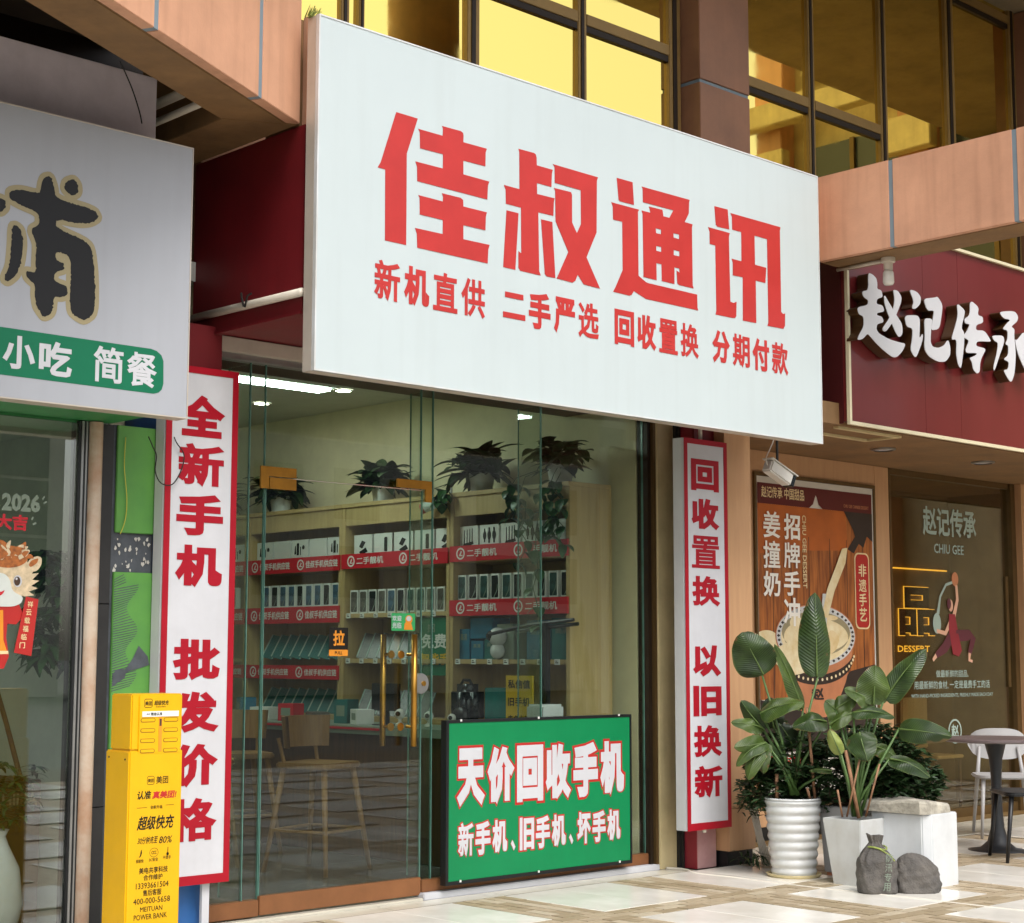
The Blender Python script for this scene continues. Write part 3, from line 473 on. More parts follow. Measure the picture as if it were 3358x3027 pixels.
for x0, x1 in ((8.52, 9.06), (13.0, 13.5)):
    for z0, z1 in ((2.95, 5.2), (5.225, 6.94)): box('column_panel', (x0, x1, 7.12, 7.4, z0, z1), 'granite', ub, .004)
    box('column_joint', (x0+.008, x1-.008, 7.13, 7.39, 5.2, 5.225), 'joint_grey', ub, 0)
build('drain_pipe', MB().cyl((9.088, 7.2, 2.95), (9.088, 7.2, 6.94), .022, 12), 'granite', ub, smooth=True)
col = thing('round_column', 'round granite column standing on the beam beyond the right edge', 'column', (8.95, 4.1, 4.37))
build('shaft', MB().lathe([(.31, 4.38), (.31, 6.94)], 40, (8.95, 4.1)), 'soffit_plaster', col, smooth=True)
build('ring', MB().lathe([(.31, 5.9), (.335, 5.91), (.335, 5.97), (.31, 5.98)], 40, (8.95, 4.1)), 'granite', col)
# ------------------------------------------------------------------ canopy beams
D = Vector((.8904, .4552)); N2 = Vector((-.4552, .8904)); A0 = Vector((3.163, 5.563))
def bpt(s, w): q = A0 + D*s + N2*w; return (q.x, q.y)
cb = thing('canopy_beam', 'pink stone canopy beam slanting across the upper left corner', 'beam', (3.4, 5.8, 3.82))
ss = [-2.2, -1.0, .309, 1.194, 1.59]
for a, b in zip(ss, ss[1:]):
    build('stone_panel', MB().prism([bpt(a+.017, 0), bpt(b-.017 if b < 1.5 else b, 0), bpt(b-.017 if b < 1.5 else b, .06), bpt(a+.017, .06)], 3.822, 4.9), 'pink_stone', cb, .003)
    if b < 1.5: build('panel_joint', MB().prism([bpt(b-.0165, .003), bpt(b+.0165, .003), bpt(b+.0165, .06), bpt(b-.0165, .06)], 3.824, 4.9), 'joint_grey', cb)
build('beam_core', MB().prism([bpt(-2.2, .0605), bpt(1.59, .0605), bpt(1.59, .316), bpt(-2.2, .316)], 3.818, 4.88), 'soffit_plaster', cb, .004)
build('return_beam', MB().prism([(4.26, 6.46), (4.572, 6.3), (4.572, 7.19), (4.26, 7.19)], 3.816, 4.4), 'soffit_plaster', cb, .003)
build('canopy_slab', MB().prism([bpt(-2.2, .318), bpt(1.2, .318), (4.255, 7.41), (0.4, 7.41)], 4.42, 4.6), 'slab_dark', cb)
for z, y0, r, t in ((3.97, 6.6, .024, 'upper'), (3.88, 6.5, .018, 'lower')):
    tag(build('service_pipe', MB().cyl((4.17, 7.2, z), (4.17, y0, z), r, 10), 'pvc', smooth=True), t + ' pale pipe in the ceiling gap behind the slanting beam', 'pipe', 'pipes in the ceiling gap')
rb = thing('canopy_beam', 'pink stone beam running forward above the dark red sign', 'beam', (8.83, 5, 3.82))
for a, b in ((3.6, 4.87), (4.87, 5.718), (5.718, 6.27)):
    build('stone_panel', MB().box(8.66, 8.7, a+.015, b-.015 if b < 6 else b, 3.822, 4.376), 'pink_stone', rb, .003)
    if b < 6: build('panel_joint', MB().box(8.663, 8.7, b-.0145, b+.0145, 3.824, 4.372), 'joint_grey', rb)
box('beam_core', (8.701, 8.985, 3.6, 6.27, 3.818, 4.37), 'soffit_plaster', rb, .004)
fb = thing('canopy_beam', 'pink stone beam hidden behind the big white sign', 'beam', (6.6, 6.4, 3.82))
for a, b in ((4.6, 5.9), (5.9, 7.3), (7.3, 8.65)): box('stone_panel', (a+.01, b-.01, 6.275, 6.315, 3.822, 4.36), 'pink_stone', fb)
box('beam_core', (4.6, 8.65, 6.316, 6.6, 3.82, 4.35), 'soffit_plaster', fb)
# ------------------------------------------------------------------ red fascia behind the white sign
rf = thing('sign_fascia', 'dark red boxed fascia behind the big white sign', 'fascia', (6.5, 6.7, 2.9))
box('side_panel', (4.58, 4.6, 6.25, 7.18, 2.915, 3.812), 'red_paint', rf, .002)
box('front_panel', (4.601, 8.44, 6.25, 6.268, 2.92, 3.812), 'red_paint', rf, 0)
box('underside_panel', (4.602, 8.13, 6.27, 7.15, 2.925, 2.945), 'red_paint', rf, 0)
build('edge_trim', MB().box(4.572, 4.612, 6.252, 7.18, 2.900, 2.9145), 'red_paint', rf)
tag(build('conduit', MB().cyl((4.558, 6.22, 2.995), (4.558, 7.17, 3.005), .02, 12), 'pvc', smooth=True), 'white plastic conduit across the dark red side of the fascia', 'pipe')
tag(build('cable_tie', MB().tube([(4.535, 6.66, 2.99), (4.53, 6.67, 3.03), (4.54, 6.69, 3.06)], .006, 6).tube([(4.535, 6.65, 2.985), (4.528, 6.62, 3.035), (4.538, 6.60, 3.045)], .005, 6), 'wire_black'), 'black wire knot tied on the white conduit', 'wire')
# ------------------------------------------------------------------ big white sign
F = FY(6.12)
ws = thing('shop_sign', 'big white lightbox sign with four large red characters over the glass shop', 'sign', (6.5, 6.16, 2.615))
box('sign_face', (4.566, 8.45, 6.12, 6.14, 2.623, 4.304), 'sign_white', ws, 0)
box('sign_frame', (4.558, 8.458, 6.141, 6.21, 2.615, 4.312), 'aluminium', ws, .002)
build('edge_trim', MB().box(4.558, 4.5655, 6.117, 6.1405, 2.615, 4.312).box(8.4505, 8.458, 6.117, 6.1405, 2.615, 4.312).box(4.566, 8.45, 6.117, 6.1405, 2.615, 2.6225).box(4.566, 8.45, 6.117, 6.1405, 4.3045, 4.312), 'pot_white', ws)
for ch, key in (('jia', 'jia'), ('shu', 'shu'), ('tong', 'tong'), ('xun', 'xun')):
    build('large_character', poly_mb(TR[key], F, .001, .0008, {2: TR['tong_holes']} if key == 'tong' else None, .0002), 'letter_red', ws)
for s, a, b in (('新机直供', 4.904, 5.62), ('二手严选', 5.745, 6.454), ('回收置换', 6.578, 7.283), ('分期付款', 7.404, 8.12)):
    w = (b-a+.025)/4
    for i, c in enumerate(s): text('small_character', c, F, (a+i*w, 3.0+(.03 if c == '二' else 0), a+i*w+w-.025, 3.195-(.03 if c == '二' else 0)), 'letter_red', ws, bold=.042)
mb = MB()
for k in range(26):
    x = 4.53+random.random()*.05; z = 4.31; mb.tube([(x, 6.16+random.random()*.05, z), (x+random.uniform(-.03,.03), 6.15, z+.02+random.random()*.03)], [.004, .001], 4)
tag(build('dead_weeds', mb, 'leaf_pale'), 'dry weeds on the top left corner of the white sign', 'weeds')
# ------------------------------------------------------------------ left shop
def brush(polys):      # dry-brush edges
    rr = random.Random(4); out = []
    for p in polys:
        q = []
        for i in range(len(p)):
            a, b = p[i], p[(i+1) % len(p)]; n = max(1, int(math.hypot(b[0]-a[0], b[1]-a[1])/.006))
            for k in range(n): t = k/n; j = .0012 if rr.random() < .7 else .004; q.append((a[0]+(b[0]-a[0])*t+rr.uniform(-j,j), a[1]+(b[1]-a[1])*t+rr.uniform(-j,j)))
        out.append(q)
    return out
F = FY(6.45)
ls = thing('shop_sign', 'grey white snack shop sign with black brush character and green band', 'sign', (2.8, 6.5, 2.377))
box('sign_face', (1.2, 4.094, 6.45, 6.47, 2.383, 3.63), 'sign_grey', ls, 0)
build('sign_frame', MB().box(1.2, 4.1, 6.4705, 6.54, 2.377, 3.636).box(4.0945, 4.1, 6.448, 6.470, 2.377, 3.636).box(1.2, 4.094, 6.448, 6.47, 3.6305, 3.636).box(1.2, 4.094, 6.448, 6.47, 2.377, 2.3825), 'aluminium', ls)
build('character_outline', dilate_mb(chaikin(TR['pu']), F, .021, .0006), 'tan', ls)
build('brush_character', poly_mb(brush(chaikin(TR['pu'])), F, .0025, 0, None, .0002), 'brush_black', ls)
build('green_band', poly_mb(TR['band'], F, .001), 'shop_green', ls)
for c, bx_ in (('小', (3.197, 2.505, 3.345, 2.647)), ('吃', (3.362, 2.496, 3.517, 2.644)), ('简', (3.618, 2.496, 3.765, 2.655)), ('餐', (3.783, 2.496, 3.935, 2.65))):
    text('band_character', c, F, bx_, 'print_white', ls, bold=.035)
tag(box('fascia_panel', (1.0, 4.05, 6.7, 6.74, 3.3, 4.02), 'lavender'), 'plain lavender grey panel above the snack shop sign', 'panel')
gs = thing('shop_soffit', 'green metal lining under the grey snack shop sign', 'lining', (2.8, 6.75, 2.25))
box('lower_lining', (1.2, 4.02, 6.545, 7.0, 2.4, 2.415), 'lining_green', gs); box('lining_board', (1.2, 3.84, 6.975, 6.99, 2.386, 2.3995), 'lining_green', gs)
lf = thing('glass_shopfront', 'snack shop window with grey metal post at its right edge', 'shop window', (2.6, 7.0, 0))
box('window_pane', (1.2, 3.84, 6.97, 6.98, .02, 2.385), 'glass_left', lf, 0)
for k, (a, b, m) in enumerate(((3.842, 3.853, 'black_frame'), (3.854, 3.866, 'steel'), (3.867, 3.875, 'black_frame'), (3.876, 3.884, 'steel'), (3.885, 3.893, 'black_frame'))):
    box('post_profile', (a, b, 6.955-.004*(k % 2), 7.03, 0, 2.395), m, lf, .001)
tag(build('round_post', MB().lathe([(.036, 0), (.036, 2.395)], 24, (3.93, 6.965)), 'rust_white', smooth=True), 'rust stained white round post between the snack shop window and green pilaster', 'post')
tag(build('metal_strip', MB().box(3.968, 4.034, 6.975, 7.1, 0, .62).box(3.968, 4.034, 6.975, 7.1, .625, 1.55).box(3.968, 4.034, 6.975, 7.1, 1.555, 2.395), 'dark_metal'), 'dark grey metal strip left of the green pilaster', 'strip')
gp = thing('pilaster', 'green painted pilaster with a grey patch behind the yellow kiosk', 'pilaster', (4.15, 7.05, 0))
box('core', (4.04, 4.262, 6.985, 7.2, 0, 2.398), 'slate', gp, 0)
box('green_panel', (4.052, 4.258, 6.968, 6.984, 1.888, 2.396), 'grass_green', gp, .003)
box('green_panel', (4.05, 4.262, 6.966, 6.984, 0, 1.703), 'grass_green', gp, .003)
F = FY(6.984); mb = MB()
for k in range(30):
    x, z = random.uniform(4.055, 4.25), random.uniform(1.712, 1.88); s = random.uniform(.004, .012)
    mb.add([F.p(x+s*random.uniform(.3,1)*math.cos(t), z+s*random.uniform(.5,1.6)*math.sin(t), .003+.0001*k) for t in (0,.9,1.8,2.7,3.6,4.5,5.4)], [tuple(range(7))])
tag(build('torn_plaster', mb, 'plaster_white', gp), kind='stuff')
F = FY(6.966); mb = MB()
for k in range(46):
    z = 1.66-k*.0115; w = .10 + .03*math.sin(k*.35)
    if z > 1.62: w *= .5
    mb.add([F.p(4.052, z+.004, .001), F.p(4.052+w, z+.03, .001), F.p(4.052+w, z+.0335, .001), F.p(4.052, z+.0085, .001)], [(0,1,2,3)])
tag(build('adhesive_ridges', mb, 'slate', gp), kind='stuff')
build('grey_scuff', poly_mb([[(4.07,1.2),(4.13,1.26),(4.16,1.3),(4.19,1.36),(4.24,1.31),(4.25,1.27),(4.2,1.255),(4.14,1.24)], [(4.055,1.17),(4.12,1.21),(4.13,1.25),(4.08,1.25),(4.055,1.23)]], F, .0025), 'slate', gp)
def wire(name, pts, r, m, label):
    P = [Vector(p) for p in pts]; out = []
    for i in range(len(P)-1):
        p0, p1, p2, p3 = P[max(i-1,0)], P[i], P[i+1], P[min(i+2,len(P)-1)]
        for k in range(6):
            t = k/6; out.append(.5*((2*p1)+(p2-p0)*t+(2*p0-5*p1+4*p2-p3)*t*t+(-p0+3*p1-3*p2+p3)*t**3))
    out.append(P[-1]); return tag(build(name, MB().tube(out, r, 6), m, smooth=True), label, 'wire')
wire('hanging_wire', [(4.085,6.955,2.34),(4.082,6.955,2.2),(4.1,6.955,2.05),(4.095,6.955,1.95),(4.07,6.955,1.88)], .0025, 'wire_yellow', 'thin yellow wire hanging over the green pilaster')
wire('hanging_wire', [(4.15,6.86,2.34),(4.17,6.85,2.29),(4.19,6.85,2.25),(4.185,6.85,2.18),(4.21,6.85,2.13),(4.25,6.85,2.115),(4.29,6.85,2.13),(4.33,6.85,2.2),(4.34,6.85,2.27),(4.3,6.85,2.32),(4.29,6.86,2.35)], .003, 'wire_black', 'thin black wire looping from the grey sign across the lightbox')
wire('hanging_wire', [(3.70,6.44,3.95),(3.8,6.5,3.86),(3.9,6.6,3.8),(3.95,6.66,3.77)], .003, 'wire_black', 'loose wire hanging in front of the lavender panel')
F = FY(6.97)
wd = thing('window_sticker', 'year numerals and lucky characters stuck on the snack shop window', 'sticker', (3.55, 6.96, 1.87))
text('numerals', '2026', F, (3.477, 1.956, 3.664, 2.039), 'decal_grey', wd, bold=.045, off=.002); text('characters', '大吉', F, (3.449, 1.87, 3.606, 1.942), 'banner_red', wd, bold=.045)
build('dashes', poly_mb([[(3.672,2.02),(3.68,2.035),(3.686,2.03),(3.678,2.014)],[(3.678,2.004),(3.695,2.012),(3.697,2.005),(3.682,1.997)],[(3.62,1.925),(3.628,1.938),(3.634,1.932),(3.627,1.92)],[(3.628,1.905),(3.645,1.914),(3.648,1.905),(3.632,1.898)]], F, .002), 'decal_grey', wd)
hs_ = thing('window_sticker', 'cartoon horse in a red coat stuck on the snack shop window', 'sticker', (3.5, 6.96, 1.27))
hx = lambda x: 3.469+.00065*x
hz = lambda y: 2.2007-.000602*y
HP = lambda pts: [(hx(x), hz(y)) for x, y in pts]
build('coat', poly_mb([HP([(-140,1095),(165,1095),(205,1180),(150,1245),(85,1240),(80,1340),(105,1480),(70,1570),(-140,1570)])], F, .002), 'paper_red', hs_)
build('coat_front', poly_mb([HP([(-140,1160),(50,1140),(60,1360),(95,1460),(-140,1470)])], F, .0026), 'orange', hs_); build('coat_trim', poly_mb([HP([(-140,1440),(98,1440),(100,1462),(-140,1470)])], F, .0034), 'poster_cream', hs_)
build('paw', poly_mb([ell(hx(268), hz(1150), .018, .036, 18)], F, .003), 'horse_white', hs_)
mb = MB(); rr = random.Random(2)
for k in range(22):
    a_ = math.pi*(1.35-k/21*1.55); cx, cy = 60+190*math.cos(a_), 905-190*math.sin(a_); ex, ey = 60+250*math.cos(a_+.12), 905-250*math.sin(a_+.12); px_, py_ = 26*math.sin(a_), 26*math.cos(a_)
    poly_mb([HP([(cx+px_, cy+py_), (ex, ey), (cx-px_, cy-py_), (60+120*math.cos(a_), 905-120*math.sin(a_))])], F, .0032+k*.00002, mb=mb)
build('cheek_fur', mb, 'fur_cream', hs_); build('head', poly_mb([ell(hx(60), hz(905), .118, .108)], F, .004), 'fur_cream', hs_)
build('muzzle', poly_mb([chaikin([HP([(-140,860),(40,865),(90,910),(110,1000),(195,1040),(180,1090),(110,1118),(-140,1110)])])[0]], F, .0048), 'horse_white', hs_)
build('ear', poly_mb([chaikin([HP([(215,800),(232,755),(290,730),(325,745),(322,800),(290,845),(235,855)])])[0]], F, .0044), 'fur_cream', hs_); build('ear_inner', poly_mb([chaikin([HP([(225,800),(245,765),(300,745),(290,785),(240,820)])])[0]], F, .005), 'fur_orange', hs_)
m1, m2 = MB(), MB()
for k in range(46):
    a_ = rr.uniform(.1, math.pi*1.05); r0 = rr.uniform(20, 120); cx, cy = 65+r0*1.25*math.cos(a_), 760-r0*.8*math.sin(a_); l_ = rr.uniform(50, 95); t_ = a_+rr.uniform(-.5,.9); w_ = rr.uniform(14, 26)
    ex, ey = cx+l_*math.cos(t_), cy-l_*math.sin(t_); nx, ny = -math.sin(t_)*w_, -math.cos(t_)*w_
    poly_mb([chaikin([HP([(cx+nx, cy+ny), ((cx+ex)/2+nx*1.3, (cy+ey)/2+ny*1.3), (ex, ey), ((cx+ex)/2-nx*.6, (cy+ey)/2-ny*.6), (cx-nx, cy-ny)])], 1)[0]], F, .0056+k*.00006, mb=(m1 if k % 3 else m2))
poly_mb([ell(hx(65), hz(745), .1, .05)], F, .0054, mb=m1)
build('mane', m1, 'fur_orange', hs_); build('mane_light', m2, 'fur_cream', hs_)
build('eye', poly_mb([ell(hx(147), hz(925), .0205, .0265)], F, .0062), 'print_white', hs_); build('pupil', poly_mb([ell(hx(143), hz(925), .0155, .0205)], F, .0068), 'dark_wood', hs_); build('eye_glint', poly_mb([ell(hx(137), hz(908), .005, .006, 10)], F, .0076), 'print_white', hs_)
build('mouth', poly_mb([chaikin([HP([(-60,990),(20,1012),(58,990),(35,1030),(-20,1050),(-60,1045)])])[0]], F, .0066), 'banner_red', hs_)
sc = thing('window_sticker', 'tilted red scroll sticker with white characters beside the horse', 'sticker', (3.61, 6.955, 1.31))
build('scroll', poly_mb([[(3.606,1.577),(3.668,1.565),(3.642,1.311),(3.557,1.326)]], F, .008), 'paper_red', sc)
for i, c in enumerate('祥云载福临门'): text('character', c, F, (3.615-i*.0065, 1.528-i*.0365, 3.642-i*.0065, 1.556-i*.0365), 'poster_cream', sc, bold=.02, off=.009)
lw = tag(box('wall', (1.0, 4.04, 8.6, 8.7, 0, 2.9), 'grey_room', None, 0), kind='structure'); tag(box('floor', (1.0, 4.04, 7.0, 8.6, -.02, .0), 'room_floor', None, 0), kind='structure')
tag(box('ceiling', (1.0, 4.04, 7.0, 8.6, 2.42, 2.46), 'grey_room', None, 0), kind='structure'); tag(box('wall', (4.045, 4.14, 7.21, 8.6, 0, 2.9), 'grey_room', None, 0), kind='structure')
bxs = thing('carton', 'brown carton with printed lettering low behind the snack shop window', 'carton', (3.75, 7.75, 0)); box('carton_body', (3.3, 4.0, 7.5, 8.0, 0, .72), 'dark_wood', bxs, .005)
text('lettering', 'MADE IN CHINA', FY(7.5), (3.42, .60, 3.98, .66), 'tan', bxs, bold=.02)
vs_ = thing('vase', 'white round vase on the floor behind the snack shop window', 'vase', (3.62, 7.2, 0)); build('vase_body', MB().lathe([(.05,0),(.1,.05),(.13,.2),(.11,.36),(.06,.46),(.045,.5),(.06,.53)], 28, (3.62, 7.2)), 'pot_white', vs_, smooth=True)
# ------------------------------------------------------------------ leaf helpers
def leaf_mb(L, Wd, droop=.3, fold=.25, n=9, m=4, wave=0, seed=0, tip=.9):
    """broad leaf along +X from the origin: midrib crease, tapered outline, drooping tip"""
    rr = random.Random(seed); vs = []; fs = []; x = z = 0; a = 0
    for i in range(n+1):
        t = i/n; w = Wd*(math.sin(math.pi*min(1, t**.8*.97+.02))**.7)*(1-.25*t*tip) if 0 < t < 1 else .003
        for j in range(-m, m+1):
            s = j/m; vs.append((x, w*s, z + abs(s)*w*fold + wave*math.sin(6*t+3*s+seed)*w*.15))
        a = -droop*t*1.6; x += L/n*math.cos(a); z += L/n*math.sin(a)
    k = 2*m+1
    for i in range(n):
        for j in range(2*m): fs.append((i*k+j, (i+1)*k+j, (i+1)*k+j+1, i*k+j+1))
    return vs, fs
def orient(vs, loc, yaw, pitch, roll=0, sc=1):
    mt = Matrix.Translation(loc) @ Matrix.Rotation(yaw, 4, 'Z') @ Matrix.Rotation(-pitch, 4, 'Y') @ Matrix.Rotation(roll, 4, 'X') @ Matrix.Scale(sc, 4)
    return [tuple(mt @ Vector(v)) for v in vs]
def foliage(mb, c, r, n, L, Wd, seed, squash=(1,1,1), down=0):
    rr = random.Random(seed)
    for k in range(n):
        while True:
            q = Vector((rr.uniform(-1,1), rr.uniform(-1,1), rr.uniform(-1,1)))
            if .25 < q.length < 1: break
        p = Vector(c) + Vector((q.x*r*squash[0], q.y*r*squash[1], q.z*r*squash[2])); l = L*rr.uniform(.6, 1.3); w = Wd*rr.uniform(.7, 1.2)
        vs = [(0,0,0),(l*.35,w,.12*w),(l,0,-l*.12),(l*.35,-w,.12*w)]
        yaw = math.atan2(q.y, q.x)+rr.uniform(-1,1); mb.add(orient(vs, p, yaw, rr.uniform(-.5,.9)-down, rr.uniform(-.7,.7)), [(0,1,2),(0,2,3)])
    return mb
pl = thing('potted_plant', 'dark leafy umbrella plant behind the snack shop window', 'plant', (3.9, 7.35, 0))
mb = MB(); rr = random.Random(5)
for k in range(80):
    c = Vector((3.90+rr.uniform(-.13,.13), 7.2+rr.uniform(-.1,.1), 1.28+rr.random()*.52))
    for j in range(7):
        v, f = leaf_mb(rr.uniform(.08,.13), .022, .5, .2, 5, 1); mb.add(orient(v, c, j*.9+rr.random(), rr.uniform(-.6,.2)), f)
build('foliage', mb, 'leaf', pl, smooth=True)
build('stem', MB().tube([(3.78,7.3,.5),(3.8,7.3,.7),(3.72,7.33,1.0),(3.66,7.35,1.2),(3.7,7.35,1.45),(3.88,7.35,1.6)], [.013,.013,.012,.012,.01,.008], 10), 'bark', pl, smooth=True)
mb = MB()
for k in range(34):
    c = Vector((3.66+rr.uniform(-.1,.16), 7.22+rr.uniform(-.08,.08), .55+rr.random()*.28))
    for j in range(6): v, f = leaf_mb(rr.uniform(.06,.09), .012, .5, .2, 5, 1); mb.add(orient(v, c, j*1.05+rr.random(), rr.uniform(-.4,.5)), f)
vp = thing('potted_plant', 'green sprigs growing out of the white vase', 'plant', (3.62, 7.2, .5)); build('foliage', mb, 'leaf', vp, smooth=True); build('stem', MB().tube([(3.62,7.2,.3),(3.63,7.2,.7)], .008, 6), 'stem', vp)
# ------------------------------------------------------------------ pillar and left lightbox
lp = thing('pillar', 'blue painted pillar between the two shops behind the tall left lightbox', 'pillar', (4.45, 7.1, 0))
box('blue_face', (4.28, 4.6, 6.965, 7.3, 0, 2.72), 'blue_paint', lp); box('red_face', (4.28, 4.622, 6.966, 7.3, 2.721, 2.94), 'red_paint', lp); box('red_side', (4.5, 4.622, 7.0, 7.31, .3, 2.72), 'red_paint', lp, 0)
def lightbox(x0, x1, y, z0, z1, label, chars, extra=None):
    t = thing('lightbox', label, 'lightbox', ((x0+x1)/2, y+.05, z0)); F = FY(y)
    box('sign_face', (x0+.004, x1-.004, y, y+.01, z0+.004, z1-.004), 'print_white', t, 0); box('sign_box', (x0, x1, y+.011, y+.09, z0, z1), 'box_white', t, .002)
    b = .033
    build('red_border', MB().box(x0, x1, y-.003, y-.0005, z0, z0+b+.01).box(x0, x1, y-.003, y-.0005, z1-b, z1).box(x0, x0+b, y-.003, y-.0005, z0+b+.0101, z1-b-.0001).box(x1-b, x1, y-.003, y-.0005, z0+b+.0101, z1-b-.0001), 'print_red', t)
    for c, a, zb, e, zt in chars: text('character', c, F, (a, zb, e, zt), 'print_red', t, bold=.03 if c == '置' else .05 if c not in DENSE else .062)
    return t
LC = [('全',2.365,2.569),('新',2.124,2.331),('手',1.887,2.087),('机',1.639,1.841),('批',1.198,1.393),('发',.952,1.144),('价',.697,.898),('格',.445,.645)]
lightbox(4.25, 4.657, 6.87, .242, 2.706, 'tall white lightbox with red border and red characters beside the yellow kiosk', [(c, 4.318, a, 4.582, b) for c, a, b in LC])
tag(build('leaning_board', MB().box(4.53, 4.57, 6.9, 6.92, .0, .24), 'print_white'), 'small white board end sticking out under the left lightbox', 'board')
RC = [('回',2.34,2.539),('收',2.099,2.293),('置',1.857,2.059),('换',1.622,1.809),('以',1.187,1.38),('旧',.946,1.132),('换',.697,.89),('新',.449,.645)]
rlb = lightbox(7.878, 8.296, 6.75, .259, 2.664, 'tall white lightbox with red border and red characters left of the poster wall', [(c, 7.944, a, 8.214, b) for c, a, b in RC])
build('hanging_rod', MB().cyl((8.1, 6.8, 2.66), (8.1, 6.8, 2.93), .012, 8), 'pvc', rlb); build('cable_stub', MB().cyl((8.06, 6.77, .262), (8.06, 6.77, .24), .012, 8), 'pvc', rlb)
rc = thing('pillar', 'faded red pillar behind the tall right lightbox', 'pillar', (8.27, 7.05, 0))
box('pillar_body', (8.15, 8.33, 6.9, 7.2, 0, 2.92), 'faded_red', rc, .004); box('pillar_cheek', (8.145, 8.1495, 6.905, 7.2, 0, 2.92), 'cloth_red', rc, 0); box('upper_panel', (8.14, 8.335, 6.885, 6.8995, 2.3, 2.92), 'red_paint', rc, 0)
# ------------------------------------------------------------------ power bank kiosk
kt = thing('power_bank_kiosk', 'yellow power bank rental kiosk in front of the green pilaster', 'kiosk', (3.83, 6.3, 0))
box('cabinet', (3.700, 3.958, 6.2, 6.39, 0, .92), 'kiosk_yellow', kt, .006)
box('upper_unit', (3.708, 3.956, 6.206, 6.37, .9205, 1.154), 'kiosk_yellow', kt, .006)
box('slot_panel', (3.742, 3.945, 6.199, 6.2055, .905, 1.148), 'kiosk_yellow', kt, .002)
build('rivets', MB().cyl((3.6995, 6.23, .885), (3.697, 6.23, .885), .004, 8).cyl((3.6995, 6.36, .89), (3.697, 6.36, .89), .004, 8), 'black_frame', kt)
F = FY(6.199)
for i in range(4):
    for x in (3.749, 3.860):
        z = 1.045-i*.0425; build('charging_slot', poly_mb([rrect(x-.001, z-.009, x+.071, z+.009, .0088)], F, .0004), 'kiosk_dark', kt)
        build('slot_cover', poly_mb([rrect(x+.003, z-.0055, x+.067, z+.0065, .0055)], F, .0012), 'kiosk_yellow', kt)
box('center_strip', (3.836, 3.852, 6.1975, 6.1985, .914, 1.056), 'orange', kt, 0); box('strip_mark', (3.839, 3.849, 6.1965, 6.1974, 1.02, 1.05), 'dark_wood', kt, 0)
box('white_label', (3.755, 3.932, 6.1965, 6.1985, 1.059, 1.082), 'card_white', kt, 0)
def kt_text(s, bx_, m='print_black', f=F, **k): text('lettering', s, f, bx_, m, kt, **k)
kt_text('<< 雅迪认准', (3.775, 1.064, 3.85, 1.077), bold=.015, off=.003)
kt_text('超级快充', (3.811, 1.106, 3.88, 1.127), slant=.004, bold=.03, off=.0005); kt_text('高温自动断电', (3.82, 1.098, 3.868, 1.1015), bold=.01, off=.0005)
kt_text('美团', (3.768, 1.106, 3.8, 1.124), bold=.02, off=.0005)
def ring(cx, cz, w, h, r, t, off=.0004): return poly_mb([rrect(cx-w/2, cz-h/2, cx+w/2, cz+h/2, r)], F, off, 0, {0: [rrect(cx-w/2+t, cz-h/2+t, cx+w/2-t, cz+h/2-t, r-t)[::-1]]})
build('logo_ring', ring(3.784, 1.1155, .04, .037, .009, .0022), 'print_black', kt)
F2 = FY(6.2)
ring2 = lambda cx, cz, w, h, r, t: poly_mb([rrect(cx-w/2, cz-h/2, cx+w/2, cz+h/2, r)], F2, .0006, 0, {0: [rrect(cx-w/2+t, cz-h/2+t, cx+w/2-t, cz+h/2-t, r-t)[::-1]]})
build('logo_ring', ring2(3.805, .7955, .036, .036, .009, .002), 'print_black', kt)
for s, b, m, kw in (('美团', (3.791,.787,3.819,.803), 'print_black', {}), ('美团', (3.831,.78,3.889,.812), 'print_black', dict(bold=.012)), ('认准', (3.739,.718,3.805,.754), 'print_black', dict(bold=.03, slant=.006)), ('真美团!', (3.812,.718,3.928,.75), 'paper_red', dict(bold=.035, slant=.006)),
    ('全新升级', (3.806,.677,3.865,.692), 'print_black', dict(bold=.01)), ('超级快充', (3.743,.592,3.915,.65), 'print_black', dict(bold=.04, slant=.012)), ('30分钟充至', (3.748,.535,3.842,.566), 'print_black', dict(bold=.015, slant=.006)), ('80%', (3.85,.533,3.912,.562), 'print_black', dict(bold=.01, slant=.006)),
    ('很耐快', (3.744,.46,3.78,.475), 'print_black', dict(bold=.005)), ('3C安全', (3.806,.462,3.85,.477), 'print_black', dict(bold=.005)), ('不烫手', (3.872,.466,3.912,.481), 'print_black', dict(bold=.005)),
    ('美电共享科技', (3.76,.414,3.898,.44), 'print_black', dict(bold=.015)), ('合作维护', (3.782,.386,3.873,.41), 'print_black', dict(bold=.015)), ('13393661504', (3.747,.354,3.903,.378), 'print_black', dict(bold=.006)), ('售后客服', (3.781,.323,3.87,.349), 'print_black', dict(bold=.015)),
    ('400-000-5658', (3.737,.292,3.912,.316), 'print_black', dict(bold=.006)), ('MEITUAN', (3.77,.26,3.876,.28), 'print_black', dict(bold=.006)), ('POWER BANK', (3.741,.228,3.899,.25), 'print_black', dict(bold=.006))):
    kw = dict(dict(bold=.012), **kw); kt_text(s, b, m, F2, off=.0006, **kw)
build('rule_line', rect(F2, (3.742,.684,3.79,.6855), .0006, rect(F2, (3.88,.689,3.92,.6905), .0006)), 'print_black', kt)
build('icon', poly_mb([ell(3.829,.498,.021,.019)], F2, .0006, 0, {0: [ell(3.829,.498,.0195,.0175)[::-1]]}), 'print_black', kt); kt_text('CCC', (3.817,.491,3.841,.505), 'print_black', F2, bold=.02, off=.0006)
